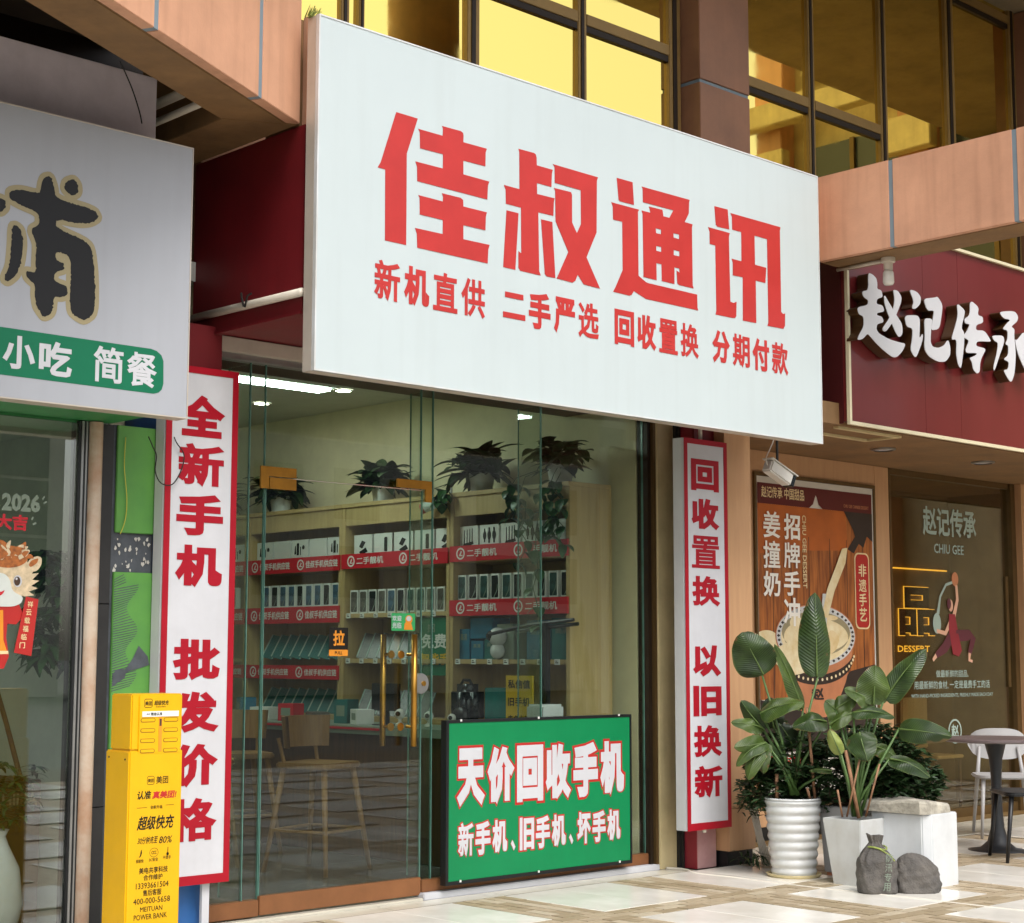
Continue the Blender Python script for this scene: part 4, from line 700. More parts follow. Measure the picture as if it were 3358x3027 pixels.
build('icon', poly_mb([[(3.757,.482),(3.763,.49),(3.766,.508),(3.77,.515),(3.772,.5),(3.768,.488),(3.763,.483)], ell(3.895,.488,.006,.007,12), [(3.8935,.49),(3.8965,.49),(3.8975,.516),(3.8945,.516)]], F2, .0006), 'print_black', kt)
# ------------------------------------------------------------------ glass shopfront of the phone shop
GY = 7.11
sf = thing('glass_shopfront', 'frameless glass shopfront of the phone shop under the white sign', 'shop window', (6.3, 7.12, 0))
box('top_rail', (4.622, 8.14, 7.04, 7.16, 2.845, 2.92), 'aluminium', sf, .004); box('lower_rail', (4.623, 8.14, 7.07, 7.15, 2.815, 2.8445), 'steel', sf, .003)
box('rail_bolt', (4.645, 4.66, 7.034, 7.04, 2.875, 2.89), 'black_frame', sf)
def pane(x0, x1, z0, z1, m='glass_clear'):
    p = box('glass_pane', (x0, x1, GY, GY+.012, z0, z1), m, sf, 0)
    build('glass_edge', MB().box(x1, x1+.004, GY-.001, GY+.013, z0, z1), 'glass_edge', sf)
for x0, x1 in ((4.625, 4.895), (4.902, 4.99), (6.058, 6.138), (6.145, 6.992), (7.0, 7.895)): pane(x0, x1, .1, 2.815)
pane(4.997, 6.05, 2.235, 2.815)
for x in (4.898, 6.141, 6.996):
    build('glass_fin', MB().box(x-.005, x+.005, GY+.014, GY+.2, .1, 2.81), 'glass_clear', sf); build('fin_edge', MB().box(x-.005, x+.005, GY+.2005, GY+.203, .1, 2.81), 'glass_edge', sf)
box('bronze_frame', (7.9, 7.93, 7.07, 7.16, .03, 2.815), 'bronze_dark', sf, .002); box('bronze_frame', (7.931, 7.957, 7.05, 7.16, .03, 2.815), 'bronze', sf, .002)
box('bottom_rail', (4.625, 4.985, 7.085, 7.14, .02, .10), 'copper_rail', sf, .003); box('bottom_rail', (6.055, 7.9, 7.085, 7.14, .035, .10), 'copper_rail', sf, .003)
box('stone_sill', (6.04, 7.96, 7.045, 7.2, -.005, .034), 'print_white', sf, .005)
box('stone_sill', (4.1, 6.035, 7.045, 7.2, -.005, .012), 'strip_stone', sf, .003)
tag(box('pilaster', (7.958, 8.115, 7.04, 7.4, 0, 2.92), 'cream'), 'cream painted pilaster right of the phone shop window', 'pilaster')
tag(build('metal_channel', MB().box(8.117, 8.127, 7.02, 7.2, 0, 2.92).box(8.1275, 8.142, 7.0, 7.2, 0, 2.92), 'dark_metal'), 'dark metal channel between the cream pilaster and red pillar', 'channel')
# ------------------------------------------------------------------ glass door
dr = thing('glass_door', 'frameless glass shop door with brass pull handles', 'door', (5.5, 7.1, 0)); DY = 7.1
box('door_glass', (4.997, 6.05, DY, DY+.012, .118, 2.228), 'glass_clear', dr, 0)
build('glass_edge', MB().box(4.997, 6.05, DY, DY+.012, 2.2285, 2.232), 'pvc', dr); build('glass_edge', MB().box(4.993, 4.9965, DY-.001, DY+.013, .118, 2.228).box(6.0505, 6.054, DY-.001, DY+.013, .118, 2.228), 'glass_edge', dr)
box('bottom_rail', (4.992, 6.052, DY-.012, DY+.026, .022, .117), 'copper_rail', dr, .003)
def patch(poly, f): return build('patch_fitting', poly_mb([poly], FY(DY-.014), 0, .012), f, dr)
patch([(4.945,2.167),(4.994,2.167),(4.994,2.232),(5.168,2.232),(5.168,2.282),(4.945,2.282)], 'door_brass'); patch([(5.0,2.168),(5.168,2.168),(5.168,2.226),(5.0,2.226)], 'door_brass')
patch([(5.85,2.235),(6.056,2.235),(6.056,2.165),(6.1,2.165),(6.1,2.282),(5.85,2.282)], 'door_brass')
for x, y in ((5.952, DY-.06), (5.852, DY+.085)):
    h = build('pull_handle', MB().cyl((x, y, .825), (x, y, 1.43), .0165, 20), 'brass', dr, smooth=True)
for z in (.93, 1.32): build('handle_mount', MB().cyl((5.952, DY-.06, z), (5.952, DY, z), .009, 12).cyl((5.852, DY+.085, z), (5.852, DY+.012, z), .009, 12).cyl((5.905, DY-.002, z), (5.905, DY-.006, z), .022, 20).cyl((5.852, DY+.013, z), (5.852, DY+.02, z), .022, 20), 'brass', dr)
lk = build('door_lock', MB().cyl((6.03, DY-.001, 1.162), (6.03, DY-.03, 1.162), .056, 36), 'steel', dr, .004); build('lock_cylinder', MB().cyl((6.045, DY-.0301, 1.162), (6.045, DY-.036, 1.162), .014, 20), 'brass', lk)
F = FY(DY)
pu = thing('door_sticker', 'black and orange pull sticker on the glass door', 'sticker', (5.476, 7.095, 1.31))
build('sticker_ground', poly_mb([rrect(5.413,1.311,5.54,1.462,.006)], F, .001), 'print_black', pu); build('orange_strip', poly_mb([rrect(5.414,1.312,5.539,1.345,.005)], F, .0018), 'orange', pu)
text('character', '拉', F, (5.44, 1.365, 5.517, 1.447), 'orange', pu, bold=.03); text('lettering', 'PULL', F, (5.452, 1.32, 5.502, 1.337), 'print_black', pu, bold=.02, off=.0025)
we = thing('door_sticker', 'green welcome sticker with an orange animal on the glass door', 'sticker', (5.92, 7.095, 1.447))
build('sticker_ground', poly_mb([rrect(5.836,1.449,6.006,1.545,.008)], F, .001), 'sticker_green', we)
for c, bx_ in (('欢', (5.842,1.502,5.873,1.532)), ('迎', (5.876,1.502,5.907,1.532)), ('光', (5.842,1.462,5.873,1.495)), ('临', (5.876,1.462,5.907,1.495))): text('character', c, F, bx_, 'print_white', we, bold=.03)
build('animal_shape', poly_mb([ell(5.96,1.512,.026,.023,20), [(5.925,1.455),(5.93,1.49),(5.95,1.505),(5.975,1.495),(5.99,1.455)]], F, .002), 'orange', we); build('animal_face', poly_mb([ell(5.958,1.516,.018,.014,16)], F, .0035), 'print_white', we)
# ------------------------------------------------------------------ green board
gb = thing('notice_board', 'green board with white characters outlined in red leaning on the shop glass', 'board', (6.96, 7.05, .05)); gy = 7.0
F = FY(gy); k = gy/7.06
kx = lambda v: v*k; kz = lambda v: 1.32+(v-1.32)*k
gx0, gx1, gz0, gz1 = kx(6.206), kx(7.722), kz(.058), kz(.957)
box('board_panel', (gx0+.022, gx1-.014, gy+.004, gy+.02, gz0+.02, gz1-.016), 'board_green', gb, 0)
build('board_frame', MB().box(gx0, gx0+.02, gy, gy+.045, gz0, gz1).box(gx1-.013, gx1, gy, gy+.045, gz0, gz1).box(gx0+.0205, gx1-.0135, gy, gy+.045, gz0, gz0+.0195).box(gx0+.0205, gx1-.0135, gy, gy+.045, gz1-.0155, gz1), 'black_frame', gb)
F = FY(gy+.004)
def outlined(c, b, pw):
    b = (kx(b[0]), kz(b[1]), kx(b[2]), kz(b[3])); g = (b[3]-b[1])*.045
    text('character_outline', c, F, b, 'paper_red', gb, bold=pw+.045, off=.0008, depth=.0006, grow=g); text('character', c, F, b, 'print_white', gb, bold=pw, off=.0022)
w = (7.654-6.287+.02)/6
for i, c in enumerate('天价回收手机'): outlined(c, (6.287+i*w, .478, 6.287+i*w+w-.02, .8), .062)
row = '新手机、旧手机、坏手机'; cw = (7.632-6.298)/10.3; x = 6.298
for c in row:
    if c == '、': outlined(c, (x+.015, .21, x+.05, .27), .07); x += cw*.65
    else: outlined(c, (x, .205, x+cw-.014, .39), .045); x += cw
for q in (gx0+.1, (gx0+gx1)/2-.05, gx1-.12):
    for z in (gz0+.012, gz1-.008): build('clip', MB().box(q, q+.012, gy-.004, gy-.0002, z, z+.012), 'card_white', gb)
# ------------------------------------------------------------------ phone shop interior
def st(o): return tag(o, kind='structure')
st(box('floor', (4.3, 7.95, 7.2, 13.2, -.03, .012), 'room_floor', None, 0)); st(box('ceiling', (4.3, 7.95, 7.16, 13.2, 3.2, 3.3), 'room_ceiling', None, 0))
st(box('wall', (7.9, 8.0, 7.17, 13.2, 0, 3.2), 'room_wall', None, 0)); st(box('wall', (4.3, 8.0, 13.2, 13.3, 0, 3.2), 'room_wall', None, 0)); st(box('wall', (4.2, 4.3, 7.31, 13.2, 0, 3.2), 'room_wall', None, 0))
st(box('wall', (4.62, 7.95, 7.165, 7.26, 2.93, 3.2), 'room_wall', None, 0))
fl = st(build('floor_tiles', MB().box(4.31, 7.89, 7.3, 13.1, .0125, .013), 'room_floor'))
for i in range(5):
    for j in range(7): box('floor_tile', (4.4+i*.6+.003, 5.0+i*.6-.003, 7.35+j*.6+.003, 7.95+j*.6-.003, .0131, .016), 'room_floor', fl, 0)
ll = thing('ceiling_light', 'long bright linear lamp on the shop ceiling', 'lamp', (6.0, 9.1, 3.12)); box('lamp_housing', (5.2, 6.9, 8.98, 9.22, 3.12, 3.199), 'room_ceiling', ll); box('diffuser', (5.22, 6.87, 9.03, 9.17, 3.105, 3.119), 'light_panel', ll, 0)
for k, (x, y, t) in enumerate(((7.28, 9.42, 'round recessed ceiling lamp near the shop window'), (7.22, 10.34, 'round recessed ceiling lamp further back in the shop'), (5.6, 10.6, 'round recessed ceiling lamp at the back left of the shop'))):
    d = thing('downlight', t, 'lamp', (x, y, 3.19), 'recessed ceiling lamps'); build('lamp_face', MB().lathe([(0, 3.194), (.055, 3.194)], 24, (x, y)), 'lamp_disc', d); build('lamp_ring', MB().lathe([(.056, 3.19), (.07, 3.19), (.07, 3.199)], 24, (x, y)), 'room_ceiling', d)
tag(build('sprinkler', MB().cyl((7.2, 8.55, 3.2), (7.2, 8.55, 3.15), .01, 8).cyl((7.2, 8.55, 3.15), (7.2, 8.55, 3.145), .03, 12), 'steel'), 'small sprinkler head under the shop ceiling', 'sprinkler')
XS = 7.45
ub_ = [7.31, 8.44, 9.62, 10.81, 12.0]
cab_label = ['wooden wall cabinet nearest the shop window', 'second wooden wall cabinet from the shop window', 'third wooden wall cabinet from the shop window', 'farthest wooden wall cabinet deep in the shop']
cabs = []
for c in range(4):
    y0, y1 = ub_[c]+.001, ub_[c+1]-.001
    t = thing('display_cabinet', cab_label[c], 'cabinet', (7.6, (y0+y1)/2, 0), 'wall cabinets in the phone shop'); cabs.append(t)
    box('back_panel', (7.80, 7.82, y0, y1, .05, 2.37), 'shelf_wood', t, 0)
    for y in (y0, y1-.035): box('side_panel', (XS-.01, 7.8, y, y+.035, .02, 2.37), 'shelf_wood', t, .002)
    for z in ((1.93, 1.58, 1.26, .86) if c != 2 else (1.93, 1.58, 1.14, .86)): box('shelf', (XS, 7.8, y0+.036, y1-.036, z, z+.03), 'shelf_wood', t, .002)
    box('top_board', (XS-.02, 7.82, y0, y1, 2.371, 2.40), 'shelf_wood', t, .002); box('valance', (XS-.005, XS+.015, y0+.036, y1-.036, 2.24, 2.37), 'shelf_wood', t, .002)
    box('base_cupboard', (XS, 7.8, y0+.036, y1-.036, .02, .86), 'shelf_wood', t, .003)
def banner(t, y0, y1, z0, z1, txt, n):
    b = build('banner', MB().box(XS-.022, XS-.012, y0, y1, z0, z1), 'banner_red', t); F = FX(XS-.022); L = y1-y0
    h = (z1-z0)*.5; zc = (z0+z1)/2
    for i in range(n):
        c = -(y1 - L*(i+.12)/n)
        build('emblem', poly_mb([ell(c+.045, zc, .042, .04, 24)], F, .001, 0, {0: [ell(c+.045, zc, .031, .029, 20)[::-1]]}), 'card_white', b)
        build('emblem_mark', poly_mb([[(c+.03,zc-.015),(c+.05,zc+.02),(c+.058,zc+.012),(c+.045,zc-.012),(c+.065,zc-.008),(c+.065,zc-.017)]], F, .001), 'card_white', b)
        w = L/n*(.52 if len(txt) < 6 else .66); text('lettering', txt, F, (c+.11, zc-h/2, c+.11+w, zc+h/2), 'card_white', b, bold=.03)
banner(cabs[0], 7.32, 8.43, 1.935, 2.04, '二手靓机', 2); banner(cabs[0], 7.32, 8.43, 1.575, 1.68, '二手靓机', 2); banner(cabs[1], 8.45, 9.61, 1.93, 2.035, '二手靓机', 2)
for z0, z1 in ((1.925, 2.035), (1.55, 1.67), (1.14, 1.24)): banner(cabs[2], 9.63, 10.80, z0, z1, '佳叔手机供应链', 2)
for z0, z1 in ((1.925, 2.035), (1.55, 1.67), (1.14, 1.24)): banner(cabs[3], 10.82, 11.99, z0, z1, '佳叔手机供应链', 2)
# display cards on the top shelf
ICON = {'router': [[(-.03,-.03),(.03,-.022),(.034,-.034),(-.005,-.045),(-.036,-.038)], [(-.03,-.03),(-.028,.03),(-.024,.03),(-.024,-.03)], [(-.012,-.03),(-.01,.032),(-.006,.032),(-.006,-.03)], [(.006,-.03),(.008,.034),(.012,.034),(.012,-.03)], [(.022,-.03),(.024,.036),(.028,.036),(.028,-.03)]],
        'watch': [ell(-.03,0,.011,.02,14), [(-.034,-.03),(-.026,-.03),(-.026,.03),(-.034,.03)], ell(0,0,.012,.021,14), [(-.005,-.034),(.005,-.034),(.005,.034),(-.005,.034)], ell(.032,0,.012,.021,14), [(.027,-.034),(.037,-.034),(.037,.034),(.027,.034)]],
        'tools': [[(-.045,-.025),(-.04,.015),(-.034,.02),(-.03,-.025)], [(-.025,-.03),(-.025,.03),(-.006,.03),(-.006,-.03)], [(.003,-.03),(.003,.012),(.01,.012),(.01,-.03)], ell(.03,.008,.011,.011,12)], 'tablet': [[(-.03,-.035),(.02,-.015),(.036,-.035),(-.012,-.05)], [(-.03,-.01),(-.005,-.02),(.02,.01),(-.008,.02)]], 'plain': [], 'phone': [rrect(.01,-.04,.034,.028,.006)]}
def card(y, w, icon, label):
    t = thing('display_card', label, 'display card', (7.52, y, 2.04), 'white product cards on the top shelf')
    box('card', (7.5, 7.54, y-w/2, y+w/2, 1.962, 2.175), 'card_white', t, .001)
    if ICON[icon]: build('picture', poly_mb([[(a*1.5-y, b*1.5+2.105) for a, b in p] for p in ICON[icon]], FX(7.5), .001), 'phone_dark', t)
for i, (ic, nm) in enumerate((('router', 'router'), ('watch', 'three watches'), ('router', 'router'), ('watch', 'three watches'), ('plain', None))):
    card(8.32-i*.205, .185, ic, 'white card with a picture of %s on the nearest cabinet, %s from the left' % (nm, ('first','second','third','fourth')[i]) if nm else 'blank white card at the window end of the nearest cabinet')
for i, (ic, nm) in enumerate((('tablet', 'a tablet'), ('phone', 'a phone'), ('tablet', 'a tablet'), ('phone', 'a phone'), ('tablet', 'a tablet'))):
    card(9.45-i*.225, .205, ic, 'white card with a picture of %s on the second cabinet, %s from the left' % (nm, ('first','second','third','fourth','fifth')[i]))
for i, ic in enumerate(('tools', 'plain', 'tools', 'plain', 'tools')):
    card(10.66-i*.225, .205, ic, ('white card with small gadget pictures' if ic == 'tools' else 'blank white card') + ' on the third cabinet, %s from the left' % ('first','second','third','fourth','fifth')[i])
for i in range(4): card(11.85-i*.27, .2, 'tools', 'white card on the farthest cabinet, %s from the left' % ('first','second','third','fourth')[i])
# rows of phone boxes
def phone_proto(m):
    t = thing('phone_box', 'x', 'phone box', (0,0,0), local=True)
    build('carton', MB().box(-.022, .022, -.041, .041, 0, .168), 'card_white', t, .001); build('phone_picture', poly_mb([rrect(-.033, .012, .033, .156, .008)], Fr((-.022,0,0),(0,-1,0),(0,0,1),(-1,0,0)), .001), m, t)
    build('picture_swirl', poly_mb([[(-.01,.015),(.02,.06),(.026,.1),(.03,.1),(.026,.058),(-.002,.015)]], Fr((-.022,0,0),(0,-1,0),(0,0,1),(-1,0,0)), .002), 'decal_grey', t)
    return t
protos = [phone_proto(m) for m in ('phone_teal', 'phone_dark', 'phone_blue', 'phone_grey')]; used = [False]*4
ORD = ('first','second','third','fourth','fifth','sixth','seventh','eighth','ninth','tenth')
def phones(ys, z, label, kinds):
    for i, y in enumerate(ys):
        k = kinds[i % len(kinds)]; o = protos[k] if not used[k] else copy_tree(protos[k]); used[k] = True
        o.location = (7.50, y, z); o.rotation_euler = (0, 0, random.uniform(-.06, .06)); o['label'] = label + ', ' + ORD[i] + ' from the left'; o['group'] = label
phones([8.36-i*.108 for i in range(10)], 1.68, 'white phone box in the row on the nearest cabinet', (0, 1, 0, 1, 0, 1))
phones([9.52-i*.105 for i in range(10)], 1.61, 'white phone box in the row on the second cabinet', (3, 3, 1, 3, 2, 1, 0, 0))
phones([10.6-i*.108 for i in range(9)], 1.67, 'white phone box in the row on the third cabinet', (2, 1, 2, 2, 1, 2))
phones([11.85-i*.115 for i in range(8)], 1.67, 'white phone box in the row on the farthest cabinet', (2, 1))
# phone cases leaning on the third cabinet
cp = thing('phone_case', 'x', 'phone case', (0,0,0), local=True); build('case', MB().box(-.006, .006, -.05, .05, 0, .2), 'box_teal', cp, .003); build('case_edge', MB().box(-.009, -.0065, -.05, -.04, .004, .196).box(-.009, -.0065, .04, .05, .004, .196), 'decal_white', cp); cfirst = True
for z, lab in ((1.29, 'leaning teal phone case on the middle shelf of the third cabinet'), (.89, 'leaning teal phone case on the low shelf of the third cabinet')):
    for i in range(9):
        o = cp if cfirst else copy_tree(cp); cfirst = False
        o.location = (7.54, 10.66-i*.118, z); o.rotation_euler = (.25, .5, .55); o['label'] = lab + ', ' + ORD[i] + ' from the left'; o['group'] = lab
cp2 = thing('phone_case', 'x', 'phone case', (0,0,0), local=True); build('case', MB().box(-.006, .006, -.045, .045, 0, .2), 'phone_grey', cp2, .003); build('case_edge', MB().box(-.009, -.0065, -.045, -.037, .004, .196).box(-.009, -.0065, .037, .045, .004, .196), 'decal_white', cp2); f2 = True
for z, lab in ((1.29, 'pale leaning phone case on the middle shelf of the second cabinet'), (.89, 'pale leaning phone case on the low shelf of the second cabinet')):
    for i in range(7):
        o = cp2 if f2 else copy_tree(cp2); f2 = False
        o.location = (7.54, 9.5-i*.11, z); o.rotation_euler = (.2, .45, .55); o['label'] = lab + ', ' + ORD[i] + ' from the left'; o['group'] = lab
# nearest cabinet lower shelves
tag(build('poster', MB().box(7.47, 7.475, 8.46, 8.78, 1.18, 1.57), 'shop_green'), 'dark green poster with white and yellow characters inside the second cabinet', 'poster')
po = bpy.data.objects['poster']; text('lettering', '招', FX(7.47), (-8.7, 1.47, -8.62, 1.53), 'decal_grey', po, bold=.02); text('lettering', '免费', FX(7.47), (-8.76, 1.36, -8.5, 1.46), 'card_white', po, bold=.04); text('lettering', '智能手', FX(7.47), (-8.77, 1.25, -8.48, 1.33), 'yellow_card', po, bold=.03)
bl = [(8.36,.11,.2,'box_blue'),(8.23,.12,.12,'box_blue'),(8.09,.14,.13,'box_teal'),(7.66,.2,.25,'box_blue'),(7.44,.19,.26,'box_teal')]
for i, (y, w, h, m) in enumerate(bl):
    t = thing('gadget_box', '%s gadget box on the third shelf of the nearest cabinet, %s from the left' % ('blue' if m == 'box_blue' else 'teal', ('first','second','third','fourth','fifth')[i]), 'box', (7.57, y, 1.29), 'gadget boxes in the nearest cabinet')
    box('carton', (7.5, 7.64, y-w/2, y+w/2, 1.29, 1.29+h), m, t, .002); text('lettering', '高清', FX(7.5), (-y-w*.3, 1.29+h*.62, -y+w*.3, 1.29+h*.85), 'decal_grey', t, bold=.02)
tag(box('gadget_box', (7.5, 7.66, 8.08, 8.3, 1.425, 1.56), 'box_blue'), 'wide dark blue gadget box lying on top of the smaller boxes', 'box')
tag(box('gadget_box', (7.5, 7.66, 7.88, 8.04, 1.29, 1.52), 'decal_grey'), 'pale grey gadget box behind the astronaut figurine', 'box')
a = thing('astronaut_figurine', 'white astronaut figurine with dark visor on the nearest cabinet', 'figurine', (7.44, 8.0, 1.29))
build('body', MB().sphere((7.47, 8.0, 1.345), .05, 20, 12, (1,1,1.1)).sphere((7.47, 8.0, 1.435), .062, 20, 12), 'pot_white', a, smooth=True); build('visor', MB().sphere((7.435, 8.02, 1.44), .042, 18, 10, (.8,1,.85)), 'phone_dark', a, smooth=True)
ma = thing('monitor_arm', 'black post with a long horizontal arm in front of the nearest cabinet', 'stand', (7.38, 7.5, .8)); build('post', MB().box(7.36, 7.40, 7.44, 7.49, .8, 1.52), 'chair_black', ma, .004)
build('arm', MB().tube([(7.35, 7.95, 1.45), (7.36, 7.6, 1.505), (7.40, 7.12+.12, 1.535)], .012, 8).tube([(7.36, 7.7, 1.47), (7.42, 7.22, 1.51)], .012, 8), 'chair_black', ma)
yc = thing('price_card', 'yellow card with black characters standing by the black post', 'card', (7.3, 7.55, .86)); box('card', (7.3, 7.31, 7.5, 7.74, .86, 1.19), 'yellow_card', yc, 0)
for s, z in (('私信值', 1.11), ('旧手机', 1.0), ('卖多少钱', .89)): text('lettering', s, FX(7.3), (-7.72, z, -7.52, z+.055), 'print_black', yc, bold=.02)
tag(box('gadget_box', (7.32, 7.44, 7.76, 7.96, .86, 1.11), 'box_teal'), 'teal gadget box on the counter left of the yellow card', 'box')
bk = thing('backpack', 'dark grey backpack on the counter in the nearest cabinet', 'backpack', (7.4, 8.2, .86)); build('bag_body', MB().box(7.3, 7.48, 8.09, 8.31, .862, 1.13), 'phone_dark', bk, .05, True, 4); build('pocket', MB().sphere((7.31, 8.18, .93), .07, 14, 10, (.5,1,.8)), 'chair_black', bk, smooth=True); build('strap', MB().tube([(7.38,8.14,1.12),(7.38,8.17,1.155),(7.38,8.23,1.155),(7.38,8.26,1.12)], .01, 6), 'chair_black', bk)
pr_ = thing('printer', 'white label printer at the window end of the counter', 'printer', (7.3, 7.35, .8)); build('printer_body', MB().prism([(7.18,7.3),(7.36,7.28),(7.38,7.44),(7.2,7.46)], .86, 1.02), 'pot_white', pr_, .015)
for i, (x, y, s) in enumerate(((7.1,8.25,.9),(7.12,8.05,.8),(7.05,8.48,1.0))):
    t = thing('toy', ('small round white toy camera left of the backpack', 'small white toy camera on a stand near the backpack', 'pale toy camera farthest from the window on the counter')[i], 'camera', (x, y, .86)); build('head', MB().sphere((x, y, .86+.075*s), .035*s, 14, 10), 'cctv', t, smooth=True); build('lens', MB().cyl((x-.03*s, y-.02*s, .86+.078*s), (x-.042*s, y-.028*s, .86+.08*s), .016*s, 12), 'phone_dark', t); build('base', MB().lathe([(.03*s,.861),(.03*s,.872),(.012*s,.885),(.012*s,.86+.05*s)], 14, (x, y)), 'cctv', t)
ct = thing('counter', 'dark wood glass topped counter in front of the cabinets', 'counter', (7.15, 9.0, 0)); box('front_panel', (6.95, 6.98, 7.7, 10.9, .02, .80), 'dark_wood', ct, .003); box('end_panel', (6.981, 7.4, 7.7, 7.73, .02, .80), 'dark_wood', ct, .003); box('counter_top', (6.92, 7.43, 7.66, 10.95, .801, .855), 'decal_grey', ct, .003); box('red_edge', (6.912, 6.919, 8.5, 10.9, .83, .845), 'banner_red', ct, 0)
# plants on the cabinets
def trailing(label, y, seed, vines, big=False):
    rr = random.Random(seed); t = thing('trailing_plant', label, 'plant', (7.55, y, 2.4)); build('pot', MB().lathe([(.07,2.402),(.09,2.53),(.095,2.535),(.085,2.53)], 18, (7.6, y)), 'pot_white', t, smooth=True)
    mb = MB()
    for k in range(95 if not big else 120):
        v, f = leaf_mb(rr.uniform(.12,.2) if not big else rr.uniform(.16,.26), rr.uniform(.04,.062), rr.uniform(.2,.8), .2, 6, 2, seed=k)
        yaw = rr.random()*6.28; c = Vector((7.58+rr.uniform(-.07,.07), y+rr.uniform(-.13,.13), 2.52+rr.uniform(-.02,.13))); mb.add(orient(v, c, yaw, rr.uniform(-.25,.75)), f)
    build('foliage', mb, 'leaf_dark', t, smooth=True)
    for (dy, dz) in vines:
        pts = [(7.5, y+dy*.5, 2.5), (7.40, y+dy, 2.45)] + [(7.38+rr.uniform(-.015,.015), y+dy+rr.uniform(-.05,.05), 2.45-dz*i/8) for i in range(1, 9)]
        build('vine', MB().tube(pts, .003, 5), 'leaf_dark', t); mb = MB()
        for i in range(2, 10):
            for q in range(2):
                v, f = leaf_mb(rr.uniform(.08,.11), rr.uniform(.03,.045), .6, .15, 5, 2); mb.add(orient(v, pts[i], rr.random()*6.28, rr.uniform(-.9,.0)), f)
        build('vine_leaves', mb, 'leaf', t, smooth=True)
trailing('trailing plant with long vines on the window end of the nearest cabinet', 7.55, 11, [(.12, .55), (-.02, .95), (-.14, .35), (.2, .3), (-.2, .45)])
trailing('bushy dark plant on the top of the nearest cabinet', 8.3, 12, [(.18, .12)], True)
trailing('bushy dark plant on the top of the second cabinet', 9.35, 13, [], True)
trailing('bushy dark plant on the top of the third cabinet', 10.6, 14, [], True); trailing('bushy dark plant on the farthest cabinet', 11.5, 15, [], True)
sp = thing('security_camera', 'white and red camera on the cabinet top between two plants', 'camera', (7.42, 8.5, 2.4)); build('camera_body', MB().cyl((7.44, 8.48, 2.37), (7.37, 8.62, 2.31), .035, 16), 'pot_white', sp, smooth=True); build('camera_front', MB().cyl((7.37, 8.621, 2.31), (7.362, 8.64, 2.302), .036, 16), 'banner_red', sp); build('mount', MB().cyl((7.45, 8.44, 2.33), (7.45, 8.44, 2.44), .008, 8), 'pot_white', sp)
# bar chairs
def stool(label, x, y, rz, m='stool_wood'):
    t = thing('bar_chair', label, 'chair', (x, y, .014), 'bar chairs in the phone shop', local=True); t.rotation_euler = (0,0,rz)
    build('seat', MB().prism(rrect(-.2,-.2,.2,.2,.06), .62, .655), m, t, .008); vs = []
    mb = MB(); n = 12; vs = []; fs = []
    for i in range(n+1):
        a_ = math.pi*(.12+.76*i/n); r = .21
        for z, dr in ((.74, 0), (.93, .02)):
            for q in (0, .018): vs.append(((r+dr+q)*math.cos(a_), (r+dr+q)*math.sin(a_)*.9, z))
    for i in range(n):
        k = i*4; fs += [(k,k+4,k+6,k+2), (k+1,k+3,k+7,k+5), (k+2,k+6,k+7,k+3), (k,k+1,k+5,k+4)]
    build('backrest', mb.add(vs, fs), m, t)
    for sx in (-1, 1):
        for sy in (-1, 1): build('leg', MB().tube([(sx*.15, sy*.15, .62), (sx*.23, sy*.23, 0)], [.02, .014], 10), m, t, smooth=True)
    for sx in (-.17, .17): build('back_post', MB().tube([(sx, .13, .64), (sx*1.08, .17, .8)], .012, 8), m, t)
    build('foot_rail', MB().tube([(-.195,-.195,.25),(.195,-.195,.25),(.195,.195,.25),(-.195,.195,.25),(-.195,-.195,.25)], .01, 8), m, t)
    return t
stool('wooden bar chair nearest the glass door', 6.3, 8.35, .3); stool('wooden bar chair behind the left door edge', 5.95, 9.1, 1.0); stool('wooden bar chair beside the counter deep in the shop', 6.5, 9.5, -.3); stool('wooden bar chair left of the door by the fin', 5.45, 8.9, 2.0)
# far left wall rack seen through the left panes
rk = thing('accessory_rack', 'dark glass counter with teal goods in the back of the shop', 'counter', (6.4, 11.2, 0)); box('rack_body', (5.2, 6.9, 11.0, 11.5, .02, .85), 'dark_wood', rk); box('rack_top', (5.15, 6.95, 10.95, 11.55, .851, .87), 'box_teal', rk)

# price tags, papers and small stock on shelves and counter
for c, (nm, y0, z) in enumerate((('nearest', 8.36, 1.275), ('second', 9.54, 1.595), ('second cabinet low', 9.54, 1.275))):
    for i in range(7):
        y = y0-i*.155; z_ = z
        t = thing('price_tag', 'small white price tag on the shelf edge of the %s cabinet, %s from the left' % (nm.replace(' cabinet low', ' cabinet, lower shelf,') if 'low' in nm else nm, ORD[i]) if 'low' not in nm else 'small price tag on the lower shelf of the second cabinet, %s from the left' % ORD[i], 'price tag', (7.448, y, z_-.01), 'price tags on the shelf edges')
        build('tag_card', MB().box(7.444, 7.4475, y-.022, y+.022, z_-.018, z_+.018), 'card_white', t); build('tag_print', rect(FX(7.444), (-y-.015, z_-.008, -y+.012, z_-.002), .001, rect(FX(7.444), (-y-.015, z_+.003, -y+.005, z_+.008), .001)), 'print_black', t)
rr = random.Random(31)
